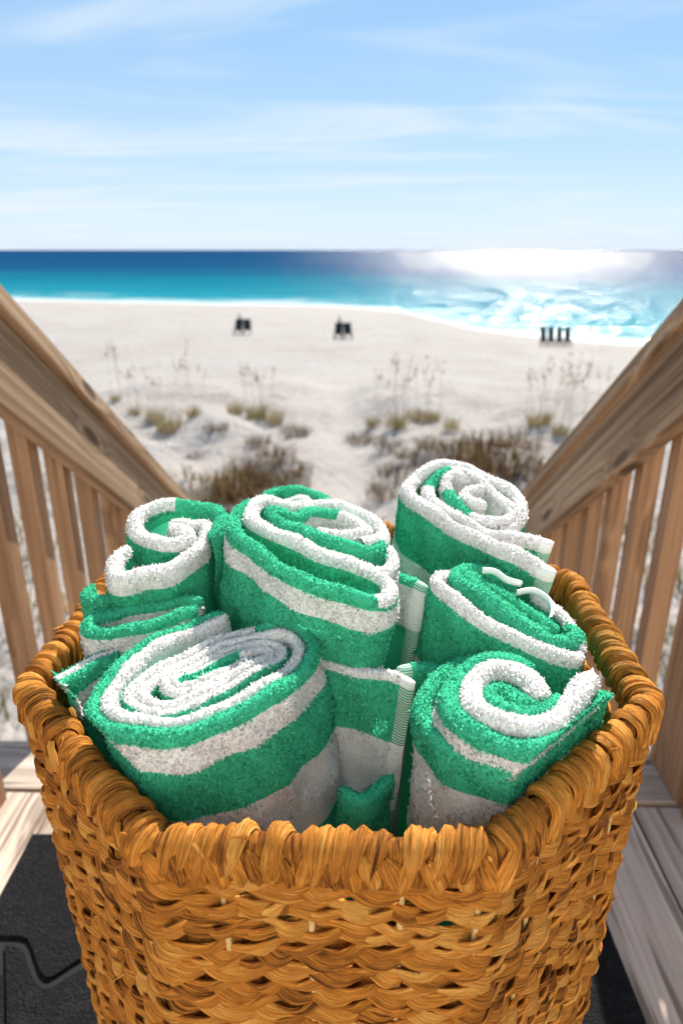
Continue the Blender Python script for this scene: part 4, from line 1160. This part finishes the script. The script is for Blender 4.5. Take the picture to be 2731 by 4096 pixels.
oats = [(262, 220), (282, 232), (465, 235), (500, 240), (535, 245), (60, 200), (110, 225), (860, 250), (915, 250), (955, 260), (1000, 255), (1045, 255), (1355, 270), (1385, 275), (1430, 290), (1470, 285), (1500, 280), (1535, 280), (180, 250)]
for i, (x, y) in enumerate(oats):
    p = ground_hit(*ZG(x, y))
    o = obj('sea_oats', oatM[i % 3]); o.location = (p[0], p[1], float(ground_z(p[0], p[1]))); o.rotation_euler = (0, 0, random.uniform(0, 6.28))
    o.scale = (1.1, 1.1, random.uniform(.9, 1.25))
    side = 'left' if x < 700 else 'right'
    rank = ORD[sorted(q[0] for q in oats if (q[0] < 700) == (x < 700)).index(x)]
    tag(o, 'tall thin sea oat stalks, %s bunch from the left among those %s of the path' % (rank, side), 'sea oats', 'sea oats %s of the beach path' % side)
# low ground cover beside the stairs, seen between the balusters
rg = np.random.default_rng(99)
n = 5200
gx = np.concatenate([rg.uniform(-9, -0.9, n), rg.uniform(0.9, 9, n)]); gy = np.concatenate([rg.uniform(2, 14, n), rg.uniform(2, 14, n)])
dens = fbm(gx, gy, 0.9, 12.0)
kp = dens > 0.12
gx, gy = gx[kp], gy[kp]; n = len(gx); gz = ground_z(gx, gy)
a = rg.uniform(0, 6.28, n); h = rg.uniform(.10, .38, n); l = rg.uniform(.05, .25, n)
b0 = np.stack([gx, gy, gz - .02], 1); sd = np.stack([-np.sin(a), np.cos(a), 0 * a], 1) * .016; tp = b0 + np.stack([np.cos(a) * l, np.sin(a) * l, h], 1)
V = np.stack([b0 - sd, b0 + sd, tp + sd * .6, tp - sd * .6], 1).reshape(-1, 3)
i4 = np.arange(n)[:, None] * 4
o = obj('ground_cover', new_mesh('ground_cover', V, i4 + np.array([0, 1, 2, 3]), False, {'tone': np.repeat(rg.random(n), 4)}), M['grass'])
tag(o, 'sparse low dune plants on the sand beside the stairs', 'ground cover', None, 'stuff')

# ------------------------------------------------------------------ beach chairs
def box_at(name, c, half, parent, mat, rx=0.0):
    V = np.array([[sx_ * half[0], sy_ * half[1], sz_ * half[2]] for sx_ in (-1, 1) for sy_ in (-1, 1) for sz_ in (-1, 1)], float)
    if rx:
        cs, sn = math.cos(rx), math.sin(rx)
        V = np.stack([V[:, 0], V[:, 1] * cs - V[:, 2] * sn, V[:, 1] * sn + V[:, 2] * cs], 1)
    V = V + np.array(c)
    F = [(0, 1, 3, 2), (4, 6, 7, 5), (0, 4, 5, 1), (2, 3, 7, 6), (0, 2, 6, 4), (1, 5, 7, 3)]
    return obj(name, new_mesh(name, V, F, False), mat, parent)
def beach_chair(loc, rz, label, group, s=1.0, hb=0.75, hw=.28):
    e = empty('beach_chair', loc, rz); e.scale = (s, s, s)
    tag(e, label, 'chair', group)
    box_at('seat', (0, 0, .34), (hw, .30, .03), e, M['chair'])
    box_at('backrest', (0, -.38, .34 + hb * .48), (hw, .03, hb * .5), e, M['chair'], 0.35)
    for sx_ in (-hw + .02, hw - .02):
        box_at('leg', (sx_, .27, .17), (.025, .025, .17), e, M['chair_wood']); box_at('leg', (sx_, -.30, .17), (.025, .025, .17), e, M['chair_wood'])
        box_at('armrest', (sx_ * 1.15, -.03, .55), (.03, .32, .015), e, M['chair_wood'])
    return e
def closed_umbrella(loc, label):
    e = empty('closed_beach_umbrella', loc); tag(e, label, 'umbrella', 'closed umbrellas on the beach')
    def lathe(name, pr, mat):
        V = [(r * math.cos(a_ * math.pi / 4), r * math.sin(a_ * math.pi / 4), z) for r, z in pr for a_ in range(8)]
        return obj(name, new_mesh(name, np.array(V), grid_faces(len(pr), 8, False, True), True), mat, e)
    lathe('pole', [(.02, -.2), (.02, 1.3)], M['chair_wood']); lathe('folded_canopy', [(.05, .55), (.10, .7), (.08, 1.1), (.02, 1.42), (.001, 1.45)], M['chair'])
for (px, py, name) in ((972, 1342, 'left'), (1372, 1358, 'middle')):
    p = ground_hit(px, py)
    for dx in (-.33, .33):
        beach_chair((p[0] + dx, p[1], float(ground_z(p[0], p[1]))), math.pi + dx * .4, 'dark beach chair of the %s pair out on the sand, %s one' % ('farther left' if name == 'left' else 'central', 'left' if dx < 0 else 'right'), 'paired chairs on the beach', .95)
    p2 = ground_hit(px - 14, py - 4)
    closed_umbrella((p2[0], p2[1] + .4, float(ground_z(p2[0], p2[1] + .4))), 'dark closed umbrella beside the %s pair of beach chairs' % ('farther left' if name == 'left' else 'central'))
names = ['leftmost', 'second from left', 'third from left', 'rightmost']
for i, px in enumerate((2172, 2203, 2237, 2269)):
    p = ground_hit(px, 1386)
    beach_chair((p[0], p[1], float(ground_z(p[0], p[1]))), math.pi, 'dark high-backed chair at the water edge, %s of the row of four' % names[i], 'row of four chairs at the water edge', .95, 1.05, .20)
